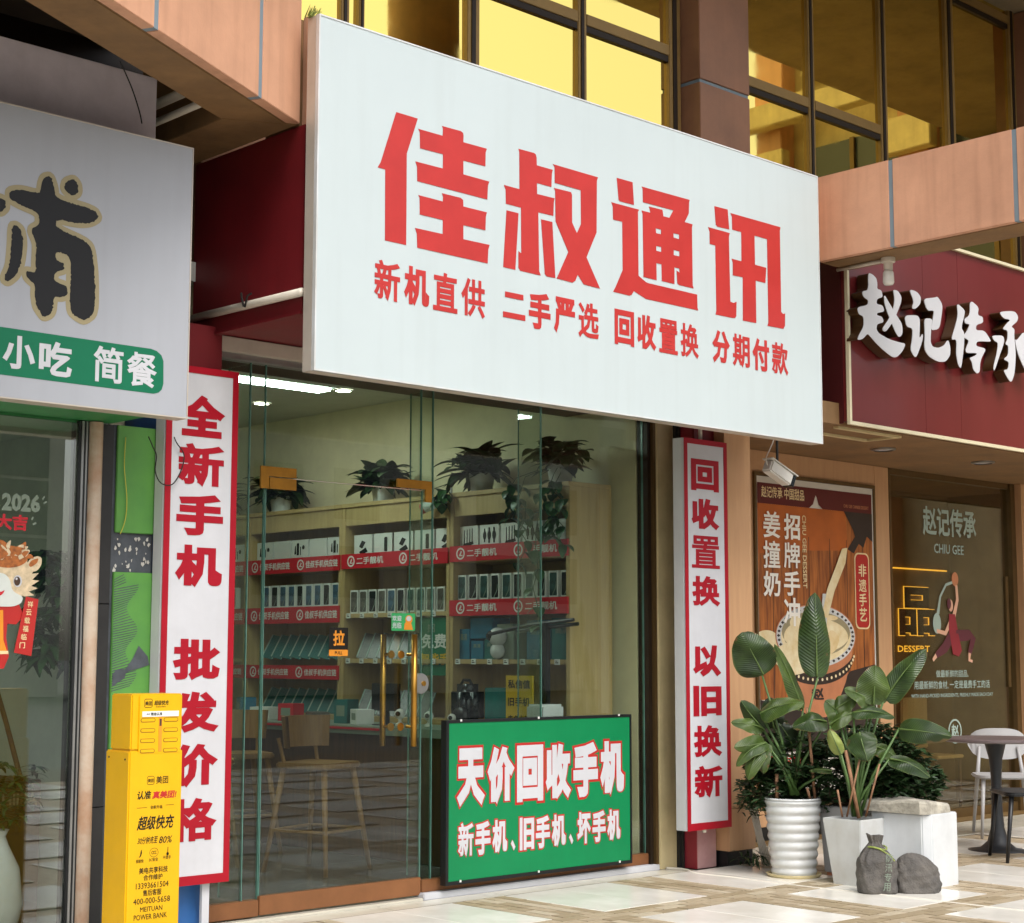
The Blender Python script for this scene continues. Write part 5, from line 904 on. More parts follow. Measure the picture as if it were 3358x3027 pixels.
for i, (y, w, h, m, t_) in enumerate(((8.9,.16,.10,'card_white','white'), (9.15,.12,.16,'box_teal','teal'), (9.42,.2,.07,'phone_grey','grey'), (9.75,.14,.12,'banner_red','red'), (10.05,.18,.09,'card_white','white'), (10.4,.12,.15,'box_blue','blue'))):
    t = thing('stock_box', '%s small stock box on the long counter, %s from the window' % (t_, ORD[i]), 'box', (7.2, y, .856), 'stock boxes on the counter'); mt = Matrix.Translation((7.15+rr.uniform(-.08,.08), y, .856)) @ Matrix.Rotation(rr.uniform(-.5,.5), 4, 'Z')
    mb = MB().box(-.06, .06, -w/2, w/2, 0, h); mb.v = [tuple(mt @ Vector(v)) for v in mb.v]; build('carton', mb, m, t, .002)
    mb = MB().box(-.0605, -.0602, -w*.3, w*.3, h*.3, h*.75); mb.v = [tuple(mt @ Vector(v)) for v in mb.v]; build('carton_label', mb, 'decal_grey', t)
pm = thing('desk_monitor', 'dark flat monitor on the counter behind the door handles', 'monitor', (7.12, 8.75, .856)); build('screen', MB().box(7.1, 7.125, 8.56, 8.84, .95, 1.13), 'phone_dark', pm, .004); build('stand', MB().box(7.11, 7.13, 8.68, 8.72, .86, .95).box(7.06, 7.18, 8.62, 8.78, .856, .862), 'chair_black', pm)
# ------------------------------------------------------------------ right dessert shop
st(box('ceiling', (8.6, 16, 6.36, 10.4, 2.81, 2.95), 'soffit_plaster', None, 0))
st(box('wall', (8.4, 11.34, 7.6, 7.8, 0, 2.81), 'wall_wood', None, 0)); st(box('wall', (11.2, 16, 10.4, 10.5, 0, 2.81), 'brown_room', None, 0)); st(box('floor', (8.4, 16, 7.41, 10.4, -.03, 0.004), 'brown_room', None, 0))
st(box('wall', (13.25, 13.6, 7.5, 7.7, 0, 2.81), 'wall_wood', None, 0)); st(box('wall', (13.9, 14.0, 7.7, 10.4, 0, 2.81), 'brown_room', None, 0))
wp = thing('pilaster', 'tan wood panelled pilaster right of the tall right lightbox', 'pilaster', (8.46, 7.1, 0))
for z0, z1 in ((.1, .36), (.363, 2.80)): box('wood_panel', (8.335, 8.6, 6.8, 7.59, z0, z1), 'wall_wood', wp, .002)
box('skirting', (8.345, 8.59, 6.82, 7.58, 0, .099), 'black_frame', wp, 0)
tw = thing('wall_cladding', 'tan wood wall panels behind the dessert poster', 'cladding', (10, 7.58, 0))
for x0, x1 in ((8.61, 9.56), (9.563, 11.14), (11.143, 11.335)): box('wood_panel', (x0, x1, 7.575, 7.599, .1, 2.808), 'wall_wood', tw, .002)
box('skirting', (8.61, 11.335, 7.58, 7.598, 0, .099), 'black_frame', tw, 0)
rs = thing('shop_sign', 'dark red dessert shop sign with raised white characters', 'sign', (11, 6.7, 2.81))
for x0, x1 in ((8.985, 9.9), (9.903, 10.35), (10.353, 12.2), (12.203, 15.5)): box('sign_panel', (x0, x1, 6.3, 6.33, 2.83, 4.18), 'maroon', rs, 0)
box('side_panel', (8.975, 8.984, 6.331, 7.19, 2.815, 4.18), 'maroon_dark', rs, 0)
build('border_tube', MB().box(8.975, 15.5, 6.275, 6.299, 2.805, 2.828).box(8.975, 8.998, 6.275, 6.299, 2.8285, 4.20).box(8.9985, 15.5, 6.275, 6.299, 4.18, 4.20), 'cream_trim', rs)
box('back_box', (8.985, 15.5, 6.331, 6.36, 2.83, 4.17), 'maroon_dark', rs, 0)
F = FY(6.3)
sc_ = lambda P: [[(a*6.3/6.2, 1.32+(b-1.32)*6.3/6.2) for a, b in p] for p in P]
F6 = FY(6.2)
for key in ('zhao', 'ji', 'chuan', 'cheng'):
    o = build('raised_character', poly_mb(chaikin(TR[key]), F6, -.0, .004, None, .0006), 'letter_white', rs)
    mb = MB()
    for p in chaikin(TR[key]):
        n = len(p); mb.add([F6.p(a, b, -.001) for a, b in p] + [F6.p(a, b, -.085) for a, b in p], [(k, (k+1) % n, (k+1) % n+n, k+n) for k in range(n)])
    build('character_side', mb, 'letter_side', o)
tag(build('trim_frame', MB().box(9.02, 9.75, 6.40, 6.44, 2.795, 2.809).box(9.02, 9.75, 6.66, 6.70, 2.795, 2.809).box(9.72, 9.75, 6.441, 6.659, 2.795, 2.809), 'cream'), 'cream trim around the recess under the dark red sign', 'trim')
for x, y, t in ((10.27, 6.9, 'round recessed lamp under the dark red sign near the poster'), (11.53, 6.84, 'round recessed lamp under the dark red sign near the right edge')):
    d = thing('downlight', t, 'lamp', (x, y, 2.79), 'recessed lamps under the dark red sign'); build('lamp_face', MB().lathe([(0, 2.803), (.07, 2.803)], 24, (x, y)), 'print_white', d); build('lamp_ring', MB().lathe([(.071, 2.795), (.09, 2.8), (.09, 2.8095)], 24, (x, y)), 'steel', d)
cf = thing('light_bulb', 'white energy saving bulb hanging under the pink beam', 'lamp', (8.874, 5.892, 3.66)); cx, cy = 8.874, 5.892
build('socket', MB().lathe([(0,3.817),(.045,3.817),(.045,3.79),(.03,3.785),(.028,3.74),(.0,3.74)], 20, (cx, cy)), 'pvc', cf, smooth=False); build('bulb', MB().lathe([(.0,3.7395),(.026,3.739),(.034,3.72),(.036,3.66),(.028,3.645),(0,3.643)], 20, (cx, cy)), 'bulb_glass', cf, smooth=True)
tag(build('conduit', MB().cyl((8.874, 5.935, 3.805), (8.874, 6.28, 3.805), .012, 10), 'pvc', smooth=True), 'white conduit leading to the hanging bulb', 'pipe')
# camera on a rod
cc = thing('security_camera', 'white box camera hanging on a rod above the dessert poster', 'camera', (8.53, 6.5, 2.4))
build('rod', MB().cyl((8.56, 6.55, 2.49), (8.56, 6.55, 2.81), .009, 10), 'dark_metal', cc)
mt = Matrix.Translation((8.5, 6.49, 2.46)) @ Matrix.Rotation(-.1, 4, 'Z') @ Matrix.Rotation(.42, 4, 'Y'); mb = MB().box(-.12, .09, -.04, .04, -.04, .04); mb.v = [tuple(mt @ Vector(v)) for v in mb.v]; build('camera_body', mb, 'cctv', cc, .01)
mb = MB().box(.091, .115, -.038, .038, -.038, .038); mb.v = [tuple(mt @ Vector(v)) for v in mb.v]; build('lens_hood', mb, 'phone_dark', cc, .003)
mb = MB().box(-.135, .12, -.046, .046, .041, .047); mb.v = [tuple(mt @ Vector(v)) for v in mb.v]; build('sun_shield', mb, 'cctv', cc, .001)
wire('camera_cable', [(8.4,6.5,2.5),(8.38,6.5,2.55),(8.46,6.53,2.62),(8.53,6.55,2.7),(8.54,6.55,2.8)], .004, 'cable', 'white cable looping from the box camera up to the soffit')
# poster
F = FY(7.56)
ps = thing('poster', 'framed dessert poster of a milk bowl on brown wood', 'poster', (10.36, 7.56, .25))
build('poster_frame', MB().box(9.6, 11.12, 7.555, 7.574, .25, .28).box(9.6, 11.12, 7.555, 7.574, 2.62, 2.648).box(9.6, 9.625, 7.555, 7.574, .2805, 2.6195).box(11.095, 11.12, 7.555, 7.574, .2805, 2.6195), 'bronze', ps)
build('poster_sheet', rect(F, (9.626, .281, 11.094, 2.619), -.004), 'poster_white', ps)
build('wood_print', rect(F, (9.638, 1.0, 11.075, 2.42), -.003), 'poster_wood', ps)
build('plank_gaps', poly_mb([[(x,1.0),(x+.008,1.0),(x+.012,2.2),(x+.006,2.2)] for x in (9.80,10.02,10.24,10.5,10.72,10.93)], F, -.0024), 'poster_dark', ps)
build('amber_print', poly_mb([[(9.638,2.05),(9.9,2.09),(10.3,2.1),(10.75,2.12),(10.72,2.42),(9.638,2.42)]], F, -.002), 'poster_orange', ps)
build('header_print', poly_mb([[(9.638,2.42),(10.26,2.42),(10.31,2.45),(10.335,2.5),(10.346,2.52),(10.36,2.5),(10.38,2.45),(10.43,2.42),(11.075,2.42),(11.075,2.572),(9.638,2.572)]], F, -.001), 'poster_maroon', ps)
text('lettering', '赵记传承 中国甜品', F, (9.685,2.465,10.2,2.55), 'poster_cream', ps, bold=.015, off=.0); text('lettering', 'CHIU GEE CHINESE DESSERT', F, (10.7,2.45,11.03,2.475), 'clay', ps, bold=.01, off=0)
for c, b in (('姜', (9.694,2.171,9.892,2.367)), ('撞', (9.689,1.949,9.886,2.151)), ('奶', (9.684,1.741,9.885,1.928)), ('招', (9.937,2.169,10.134,2.36)), ('牌', (9.931,1.958,10.127,2.148)), ('手', (9.926,1.754,10.121,1.937)), ('冲', (9.92,1.531,10.115,1.74))): text('character', c, F, b, 'poster_text', ps, bold=.026, off=.007)
text('lettering', 'CHIU GEE DESSERT', F, (10.163,1.815,10.212,2.36), 'poster_cream', ps, bold=.02, off=.004, rot=True)
build('seal_edge', poly_mb([rrect(10.826,1.52,11.02,2.109,.05)], F, .0), 'poster_cream', ps); build('seal', poly_mb([rrect(10.838,1.532,11.008,2.097,.045)], F, .0012), 'paper_red', ps)
for c, b in (('非', (10.874,1.924,10.979,2.02)), ('遗', (10.872,1.806,10.977,1.905)), ('手', (10.873,1.695,10.975,1.795)), ('艺', (10.872,1.58,10.974,1.685))): text('character', c, F, b, 'poster_cream', ps, bold=.02, off=.003)
build('dark_cloth', poly_mb([[(9.638,1.0),(9.638,.62),(11.075,.62),(11.075,1.25),(10.75,1.2),(10.3,.9)]], F, -.0015), 'poster_dark', ps)
build('root_print', poly_mb([[(10.7,2.42),(11.075,2.42),(11.075,2.2),(11.0,2.24),(10.95,2.15),(10.86,2.19),(10.82,2.28)], [(10.74,2.13),(10.85,2.24),(10.9,2.19),(10.82,2.1)]], F, .0), 'poster_dark', ps)
build('saucer', poly_mb([ell(9.72,1.42,.15,.08,30)], F, .0004), 'milk', ps)
build('bowl_body', poly_mb([[(9.845,1.44),(9.9,1.25),(9.98,1.1),(10.1,.92),(10.24,.86),(10.42,.86),(10.56,.94),(10.68,1.12),(10.76,1.3),(10.8,1.44)]], F, .0008), 'clay', ps)
build('bowl_rim', poly_mb([ell(10.32,1.46,.5,.24,60)], F, .0014), 'clay', ps); build('rim_band', poly_mb([ell(10.32,1.462,.488,.23,60)], F, .002), 'pot_white', ps)
build('rim_pattern', poly_mb([ell(10.32+.462*math.cos(t), 1.4625+.208*math.sin(t), .02, .012, 4) for t in [2*math.pi*i/40 for i in range(40)]], F, .0026, 0, None, 0), 'poster_dark', ps)
build('front_band', poly_mb([[(10.32+.497*math.cos(t), 1.40+.225*math.sin(t)) for t in [math.pi*(1.02+i*.96/24) for i in range(25)]]+[(10.32+.46*math.cos(t), 1.30+.20*math.sin(t)) for t in [math.pi*(1.98-i*.96/24) for i in range(25)]]], F, .0011), 'poster_dark', ps)
build('band_dots', poly_mb([ell(10.32+.478*math.cos(t), 1.35+.213*math.sin(t), .012, .012, 8) for t in [math.pi*(1.06+i*.88/22) for i in range(23)]], F, .0035, 0, None, 0), 'milk', ps)
build('milk_print', poly_mb([ell(10.32,1.458,.435,.19,50)], F, .0030), 'milk', ps)
build('bowl_inside', poly_mb([ell(10.32,1.49,.425,.155,50)], F, .0031, 0, {0: [ell(10.32,1.455,.40,.14,50)[::-1]]}), 'tan', ps)
build('milk_shade', poly_mb([chaikin([[(10.02,1.5),(10.1,1.42),(10.25,1.38),(10.3,1.5),(10.42,1.44),(10.5,1.52),(10.62,1.46),(10.55,1.34),(10.35,1.3),(10.12,1.33)]])[0], ell(10.12,1.57,.08,.025,20), ell(10.5,1.6,.09,.02,20)], F, .0036), 'poster_cream', ps)
build('milk_curds', poly_mb(chaikin([[(9.92,1.4),(9.8,1.36),(9.79,1.27),(9.9,1.22),(10.05,1.17),(10.2,1.2),(10.24,1.3),(10.14,1.36),(10.06,1.45)], [(9.98,1.55),(10.05,1.49),(10.16,1.52),(10.12,1.6),(10.03,1.62)], [(10.28,1.5),(10.36,1.44),(10.46,1.48),(10.4,1.58)]]), F, .0042), 'milk', ps)
build('milk_stream', poly_mb([[(10.40,1.78),(10.46,1.78),(10.43,1.3),(10.34,1.3)]], F, .0056), 'pot_white', ps)
build('spoon', poly_mb([[(10.66,2.13),(10.73,2.14),(10.7,2.02),(10.55,1.8),(10.46,1.6),(10.38,1.6),(10.46,1.82),(10.58,2.0)]], F, .0062), 'milk', ps)
text('character', '赵', F, (10.24,.985,10.4,1.08), 'poster_dark', ps, bold=.04, off=.003); build('lower_print', rect(F, (9.638,.3,11.075,.62), -.001), 'poster_white', ps)
text('lettering', '品质好奶', F, (9.7,.5,10.3,.6), 'paper_red', ps, bold=.03, off=0); text('lettering', '20.8', F, (10.7,.66,10.98,.78), 'poster_cream', ps, bold=.03, off=.001)
# window with decals
gw = thing('glass_shopfront', 'dessert shop window with white lettering and a dancing figure', 'shop window', (12.3, 7.6, 0))
box('window_pane', (11.36, 13.18, 7.6, 7.61, .08, 2.76), 'glass_right', gw, 0); build('window_frame', MB().box(11.336, 11.36, 7.57, 7.64, 0, 2.808).box(13.18, 13.25, 7.56, 7.66, 0, 2.808).box(11.361, 13.179, 7.58, 7.64, 2.761, 2.808).box(11.361, 13.179, 7.58, 7.64, 0, .079), 'bronze', gw, .002)
build('door_pull', MB().box(13.1, 13.14, 7.585, 7.598, 1.05, 2.0), 'bronze', gw)
F = FY(7.6)
text('lettering', '赵记传承', F, (11.85,2.292,12.665,2.539), 'decal_white', gw, bold=.025); text('lettering', 'CHIU GEE', F, (12.008,2.157,12.458,2.236), 'decal_white', gw, bold=.012)
text('lettering', '做最新鲜的甜品,', F, (11.986,1.138,12.474,1.2), 'decal_white', gw, bold=.015); text('lettering', '用最新鲜的食材, 一定是最费手工的活', F, (11.664,1.045,12.807,1.114), 'decal_white', gw, bold=.015); text('lettering', 'WITH HAND-PICKED INGREDIENTS, FRESHLY MADE EACH DAY', F, (11.619,.975,12.853,1.01), 'decal_white', gw, bold=.01)
build('logo_decal', poly_mb([ell(12.247,.7,.1,.1,30)], F, .002, 0, {0: [ell(12.247,.7,.085,.085,30)[::-1]]}), 'decal_white', gw); text('lettering', '赵', F, (12.19,.65,12.305,.755), 'decal_white', gw, bold=.03)
def limb(pts, ws):
    L, Rr = [], []
    for i, (x, y) in enumerate(pts):
        a_, b_ = pts[max(i-1,0)], pts[min(i+1,len(pts)-1)]; d = Vector((b_[0]-a_[0], b_[1]-a_[1])).normalized(); n = Vector((-d.y, d.x))*ws[i]; L.append((x+n.x, y+n.y)); Rr.append((x-n.x, y-n.y))
    return L + Rr[::-1]
df = thing('window_sticker', 'dancing figure in dark red pouring milk, sticker on the dessert window', 'sticker', (12.3, 7.598, 1.26))
build('milk_stream', poly_mb([limb([(12.3,1.93),(12.17,1.9),(12.08,1.8),(12.04,1.66)], [.012,.012,.012,.02])], F, .002), 'decal_white', df)
build('jug', poly_mb([ell(12.02,1.58,.06,.085,20)], F, .003), 'decal_white', df); build('hand_jug', poly_mb([ell(12.31,1.95,.05,.06,20)], F, .003), 'clay', df)
build('raised_arm', poly_mb([limb([(12.325,1.9),(12.335,1.78),(12.27,1.63)], [.018,.02,.026])], F, .004), 'skin', df); build('lower_arm', poly_mb([limb([(12.25,1.63),(12.14,1.5),(12.01,1.52)], [.025,.02,.016])], F, .0045), 'skin', df)
build('torso', poly_mb([[(12.2,1.66),(12.29,1.66),(12.33,1.52),(12.31,1.46),(12.2,1.47),(12.19,1.55)]], F, .005), 'cloth_red', df); build('apron', poly_mb([[(12.2,1.5),(12.33,1.5),(12.38,1.36),(12.33,1.31),(12.24,1.33)]], F, .0065), 'cloth_red', df)
build('face', poly_mb([ell(12.23,1.73,.035,.05,18)], F, .005), 'skin', df); build('hair', poly_mb([ell(12.205,1.745,.03,.045,18)], F, .0055), 'cloth_plum', df)
build('front_leg', poly_mb([limb([(12.22,1.47),(12.12,1.38),(11.99,1.32)], [.05,.045,.025])], F, .0055), 'cloth_plum', df); build('rear_leg', poly_mb([limb([(12.3,1.48),(12.5,1.49),(12.56,1.46),(12.5,1.34)], [.05,.045,.04,.028])], F, .006), 'cloth_plum', df); build('feet', poly_mb([limb([(12.5,1.34),(12.49,1.28),(12.54,1.27)], [.02,.016,.012]), limb([(11.99,1.32),(11.94,1.28)], [.02,.014])], F, .006), 'skin', df)
# interior of the dessert shop
iw = st(box('wall', (12.4, 13.89, 8.63, 8.7, 0, 2.81), 'brown_room', None, 0))
ns = thing('lit_sign', 'dark sign with glowing yellow character edges inside the dessert shop', 'sign', (13.4, 8.9, 1.3)); F = FY(8.62)
text('glow_edge', '品', F, (13.0,1.5,13.59,1.94), 'neon', ns, bold=.052, off=.004, grow=.006); text('character', '品', F, (13.0,1.5,13.59,1.94), 'sign_body', ns, bold=.042, off=.012, depth=.004); text('glow_edge', '甜', F, (12.33,1.5,12.92,1.94), 'neon', ns, bold=.05, off=.004, grow=.008); text('character', '甜', F, (12.33,1.5,12.92,1.94), 'sign_body', ns, bold=.042, off=.012, depth=.004); text('lettering', 'CHINESE DESSERT', F, (12.4,1.35,13.5,1.408), 'neon', ns, bold=.01, off=.004)
box('warm_strip', (12.5, 13.8, 8.60, 8.62, 2.1, 2.112), 'neon', ns, 0)
for i, x in enumerate((11.8, 12.35, 12.9)):
    t = thing('rattan_chair', ('rattan chair inside the dessert shop nearest the poster', 'middle rattan chair inside the dessert shop', 'rattan chair inside the dessert shop nearest the right edge')[i], 'chair', (x, 8.25, 0), 'rattan chairs inside the dessert shop'); build('backrest', MB().box(x-.2, x+.2, 8.4, 8.43, .5, .95), 'shelf_wood', t, .01); build('seat', MB().box(x-.21, x+.21, 8.05, 8.43, .43, .46), 'shelf_wood', t, .008)
    for sx in (-.18, .18):
        for sy in (8.08, 8.4): build('leg', MB().cyl((x+sx, sy, .43), (x+sx, sy, 0), .014, 8), 'dark_wood', t)
# ------------------------------------------------------------------ cafe table and chairs
tb = thing('cafe_table', 'round grey table on a black flared pedestal at the right edge', 'table', (10.4, 6.1, 0)); cx, cy = 10.36, 6.12
build('table_top', MB().lathe([(0,.735),(.33,.735),(.345,.742),(.345,.755),(.335,.762),(0,.762)], 48, (cx, cy)), 'table_top', tb, smooth=False)
build('pedestal', MB().lathe([(.2,.0),(.2,.012),(.12,.025),(.07,.07),(.045,.16),(.036,.3),(.036,.5),(.045,.62),(.07,.72),(.075,.735)], 36, (cx, cy)), 'table_base', tb, smooth=True)
def cafe_chair(label, x, y, rz, m, back=True):
    t = thing('cafe_chair', label, 'chair', (x, y, 0), 'cafe chairs', local=True); t.rotation_euler = (0,0,rz)
    build('seat', MB().prism(rrect(-.22,-.2,.22,.22,.08), .425, .45), m, t, .01)
    vs = []; fs = []; n = 14
    for i in range(n+1):
        s = -1+2*i/n; h = .115*math.sqrt(max(.02, 1-abs(s)**3.2))
        for dz in (-h, h):
            for q in (0, .015): vs.append((s*.22, -.2+.05*s*s*-1+.0+q-.03*(dz > 0), .66+dz))
    for i in range(n): k = i*4; fs += [(k,k+4,k+6,k+2),(k+1,k+3,k+7,k+5),(k+2,k+6,k+7,k+3),(k,k+1,k+5,k+4)]
    build('backrest', MB().add(vs, fs), m, t, smooth=False)
    for sx in (-1, 1):
        build('leg', MB().tube([(sx*.17,.17,.43),(sx*.2,.22,0)], [.016,.011], 10), m, t, smooth=True); build('leg', MB().tube([(sx*.14,-.2,.64),(sx*.165,-.17,.43),(sx*.2,-.23,0)], [.011,.016,.011], 10), m, t, smooth=True)
    return t
cafe_chair('pale grey cafe chair behind the round table', 11.28, 6.6, 2.25, 'chair_grey')
bc = cafe_chair('black cafe chair in front of the round table', 10.06, 5.70, .81, 'chair_black')
# ------------------------------------------------------------------ potted plants in front of the dessert shop
RV = Vector((.7251, -.6886, 0)); FV = Vector((.6886, .7251, 0))
def leafmat(name, c1, c2, edge):
    m = bpy.data.materials.new(name); m.use_nodes = True; n = m.node_tree.nodes; l = m.node_tree.links; b = n['Principled BSDF']
    def mth(op, a, b_=None, v=None):
        q = n.new('ShaderNodeMath'); q.operation = op
        l.new(a, q.inputs[0])
        if b_ is not None: l.new(b_, q.inputs[1])
        if v is not None: q.inputs[1].default_value = v
        return q.outputs[0]
    uv = n.new('ShaderNodeUVMap'); sx = n.new('ShaderNodeSeparateXYZ'); l.new(uv.outputs[0], sx.inputs[0])
    a = mth('ABSOLUTE', mth('SUBTRACT', sx.outputs[1], v=.5)); ph = mth('MULTIPLY', mth('SUBTRACT', sx.outputs[0], mth('MULTIPLY', a, v=.30)), v=150.0); w = mth('SINE', ph)
    tc = n.new('ShaderNodeTexCoord'); nz = n.new('ShaderNodeTexNoise'); nz.inputs['Scale'].default_value = 9; nz.inputs['Detail'].default_value = 5; l.new(tc.outputs['Object'], nz.inputs[0])
    r = n.new('ShaderNodeValToRGB'); l.new(nz.outputs['Fac'], r.inputs[0]); r.color_ramp.elements[0].position = .35; r.color_ramp.elements[0].color = lin(c2); r.color_ramp.elements[1].position = .7; r.color_ramp.elements[1].color = lin(c1)
    mx = n.new('ShaderNodeMixRGB'); mx.inputs[2].default_value = lin(edge); l.new(r.outputs[0], mx.inputs[1]); mr = n.new('ShaderNodeMapRange'); mr.inputs[1].default_value = .46; mr.inputs[2].default_value = .5; mr.inputs[4].default_value = .55; l.new(a, mr.inputs[0]); l.new(mr.outputs[0], mx.inputs[0])
    n3 = n.new('ShaderNodeTexNoise'); n3.inputs['Scale'].default_value = 16; n3.inputs['Detail'].default_value = 6; l.new(tc.outputs['Object'], n3.inputs[0])
    e_ = mth('ADD', mth('MULTIPLY', a, v=.55), mth('MULTIPLY', mth('POWER', sx.outputs[0], v=5.0), v=.14)); f_ = mth('ADD', e_, n3.outputs['Fac'])
    m4 = n.new('ShaderNodeMapRange'); m4.inputs[1].default_value = .86; m4.inputs[2].default_value = .93; m4.inputs[4].default_value = .8; l.new(f_, m4.inputs[0])
    bw = n.new('ShaderNodeMixRGB'); bw.inputs[2].default_value = lin('#6b5330'); l.new(m4.outputs[0], bw.inputs[0]); l.new(mx.outputs[0], bw.inputs[1])      # dry brown margins and tips
    l.new(bw.outputs[0], b.inputs['Base Color']); b.inputs['Roughness'].default_value = .34
    tr_ = n.new('ShaderNodeBsdfTranslucent'); l.new(bw.outputs[0], tr_.inputs[0]); ms = n.new('ShaderNodeMixShader'); ms.inputs[0].default_value = .22
    l.new(b.outputs[0], ms.inputs[1]); l.new(tr_.outputs[0], ms.inputs[2]); l.new(ms.outputs[0], n['Material Output'].inputs[0])
    bp = n.new('ShaderNodeBump'); bp.inputs['Strength'].default_value = .35; bp.inputs['Distance'].default_value = .004; l.new(w, bp.inputs['Height']); l.new(bp.outputs[0], b.inputs['Normal'])
    M[name] = m
leafmat('blade', '#3b5320', '#233716', '#6b7a3a'); leafmat('blade_light', '#54692a', '#374d1d', '#7d8a44'); leafmat('blade_dark', '#25381a', '#182711', '#405028'); leafmat('blade_pale', '#9aa757', '#7c8a3f', '#a9a56a')
class Sp:      # a spot: lateral / height coordinates round a plant's foot, with depth
    def __init__(s, c, x0, y0, k): s.c, s.x0, s.y0, s.k = Vector(c), x0, y0, k
    def p(s, x, y, d=0): return s.c + RV*((x-s.x0)/s.k) + Vector((0,0,(s.y0-y)/s.k*1.005)) + FV*d
def leaf_bt(base, tip, width, seed=0, bow=.12, fold=.22, face=None, n=20, m=6, side=0):
    """large leaf blade between two points; returns blade and midrib meshes"""
    rr = random.Random(seed); ax = tip-base; L = ax.length; d = ax.normalized()
    view = face or (Vector((-FV.x, -FV.y, .45)) + RV*rr.uniform(-.7,.7) + Vector((0,0,rr.uniform(-.3,.6)))); u = d.cross(view).normalized(); nrm = u.cross(d).normalized()
    vs = []; rib = []; ph = rr.random()*6
    for i in range(n+1):
        t = i/n; w = width/2*max(.015, (math.sin(math.pi*min(1, .05+.95*t**.72)))**.5)*(1-.10*t)
        c = base + ax*t + nrm*(bow*L*math.sin(math.pi*t)) + u*(.03*L*math.sin(2*t+ph)); rib.append(c + nrm*.003)
        for j in range(-m, m+1):
            s = j/m; wob = .10*w*math.sin(7*t+ph+2.5*s) + .05*w*math.sin(17*t+2*ph)*abs(s)**2
            vs.append(c + u*(w*s*(1-.1*abs(s)*fold*2)) - nrm*(fold*w*(abs(s)**1.4)*(1+side*s) - wob))
    k = 2*m+1; fs = [(i*k+j, i*k+j+1, (i+1)*k+j+1, (i+1)*k+j) for i in range(n) for j in range(2*m)]
    return MB().add(vs, fs), MB().tube(rib, [max(.0015, .006*(1-i/n)) for i in range(n+1)], 6)
def big_plant(t, sp, spec, foot, stakes):
    for i, (bx_, by_, bd, tx, ty, td, wpx, m, bow, fold) in enumerate(spec):
        b, e = sp.p(bx_, by_, bd), sp.p(tx, ty, td); bl, rb_ = leaf_bt(b, e, wpx*1.22/sp.k, i*7+3, bow, fold)
        o = build('leaf', bl, m.replace('leaf', 'blade'), t); me = o.data; me.polygons.foreach_set('use_smooth', [True]*len(me.polygons)); uvl = me.uv_layers.new(name='UVMap')
        for lp_ in me.loops: uvl.data[lp_.index].uv = ((lp_.vertex_index//13)/20, (lp_.vertex_index % 13)/12)
        build('midrib', rb_, 'midrib', o, smooth=True)
        f = sp.p(foot[0]+(i % 5-2)*9, foot[1], .02*(i % 3-1)); mid = (f*.55+b*.45) + RV*((bx_-foot[0])/sp.k*-.12)
        build('stalk', MB().tube([f, mid, b], [.011, .009, .006], 8), 'stem', t, smooth=True)
    for a, b, r in stakes: build('stake', MB().tube([sp.p(*a), sp.p(*b)], r, 8), 'stake', t, smooth=True)
s1 = Sp((8.263, 6.236, 0), 420, 1580, 887)
p1 = thing('ribbed_pot', 'tall white ribbed ceramic pot on a saucer', 'pot', (8.263, 6.25, 0)); prof = [(.02, .012), (.128, .012)]
for i in range(73):
    z = .012 + i/72*.44; t = i/72; r = .128+.037*t; ph = t*8.5 % 1; prof.append((r + .011*(1-abs(2*ph-1)**1.5) - .004, z))
prof += [(.16,.458),(.168,.462),(.168,.47),(.158,.473),(.148,.465),(.14,.43),(0,.428)]
build('pot_body', MB().lathe(prof, 56, (8.263, 6.25)), 'pot_white', p1, smooth=True); build('soil', MB().lathe([(0,.435),(.142,.433)], 30, (8.263, 6.25)), 'soil', p1)
build('saucer', MB().lathe([(0,.002),(.145,.002),(.165,.028),(.158,.03),(.142,.01)], 40, (8.263, 6.25)), 'cream', p1, smooth=True)
t1 = thing('banana_plant', 'broad leaved plant with one tall upright leaf in the ribbed pot', 'plant', (8.263, 6.25, .43))
big_plant(t1, s1, [(258,522,.0,150,292,-.06,215,'leaf',.06,.3), (548,530,-.05,556,82,-.02,165,'leaf',.05,.5), (482,700,.05,318,362,.0,85,'leaf_light',.03,.3), (240,720,-.03,462,662,-.12,120,'leaf_light',.12,.25), (262,812,.0,145,652,-.02,100,'leaf',.08,.3), (255,795,.0,78,770,-.08,78,'leaf_light',.1,.25), (262,880,-.04,165,1068,-.1,95,'leaf_light',.16,.3), (262,870,-.03,92,900,-.08,90,'leaf_light',.14,.25), (265,875,-.05,105,1000,-.1,80,'leaf_light',.16,.3), (268,880,-.05,245,1035,-.08,80,'leaf_light',.16,.3), (592,765,-.03,398,790,-.1,110,'leaf',.2,.25), (605,1018,-.08,485,1020,-.1,34,'leaf_light',.12,.3), (330,800,.06,300,640,.08,120,'leaf_dark',.1,.2), (420,900,.08,350,770,.05,110,'leaf_dark',.1,.2)], (420, 1150),
          [((490,690,-.03),(524,1170,-.03),.009), ((325,1040,-.02),(322,1165,-.02),.011), ((480,1110,-.05),(495,1170,-.05),.008)])
s2 = Sp((8.219, 5.827, 0), 700, 1620, 917)
p2_ = thing('square_pot', 'white tapered square pot beside the ribbed pot', 'pot', (8.245, 5.795, 0)); cx, cy = 8.25, 5.80
def frus(cx, cy, a, b, z0, z1): return MB().add([(cx+sx*w, cy+sy*w, z) for z, w in ((z0, a), (z1, b)) for sx, sy in ((-1,-1),(1,-1),(1,1),(-1,1))], [(0,3,2,1),(4,5,6,7),(0,1,5,4),(1,2,6,5),(2,3,7,6),(3,0,4,7)])
mb = MB(); q = [(-1,-1),(1,-1),(1,1),(-1,1)]; vs = [(cx+sx*w, cy+sy*w, z) for z, w in ((0,.09),(.385,.132),(.385,.118),(.34,.114)) for sx, sy in q]
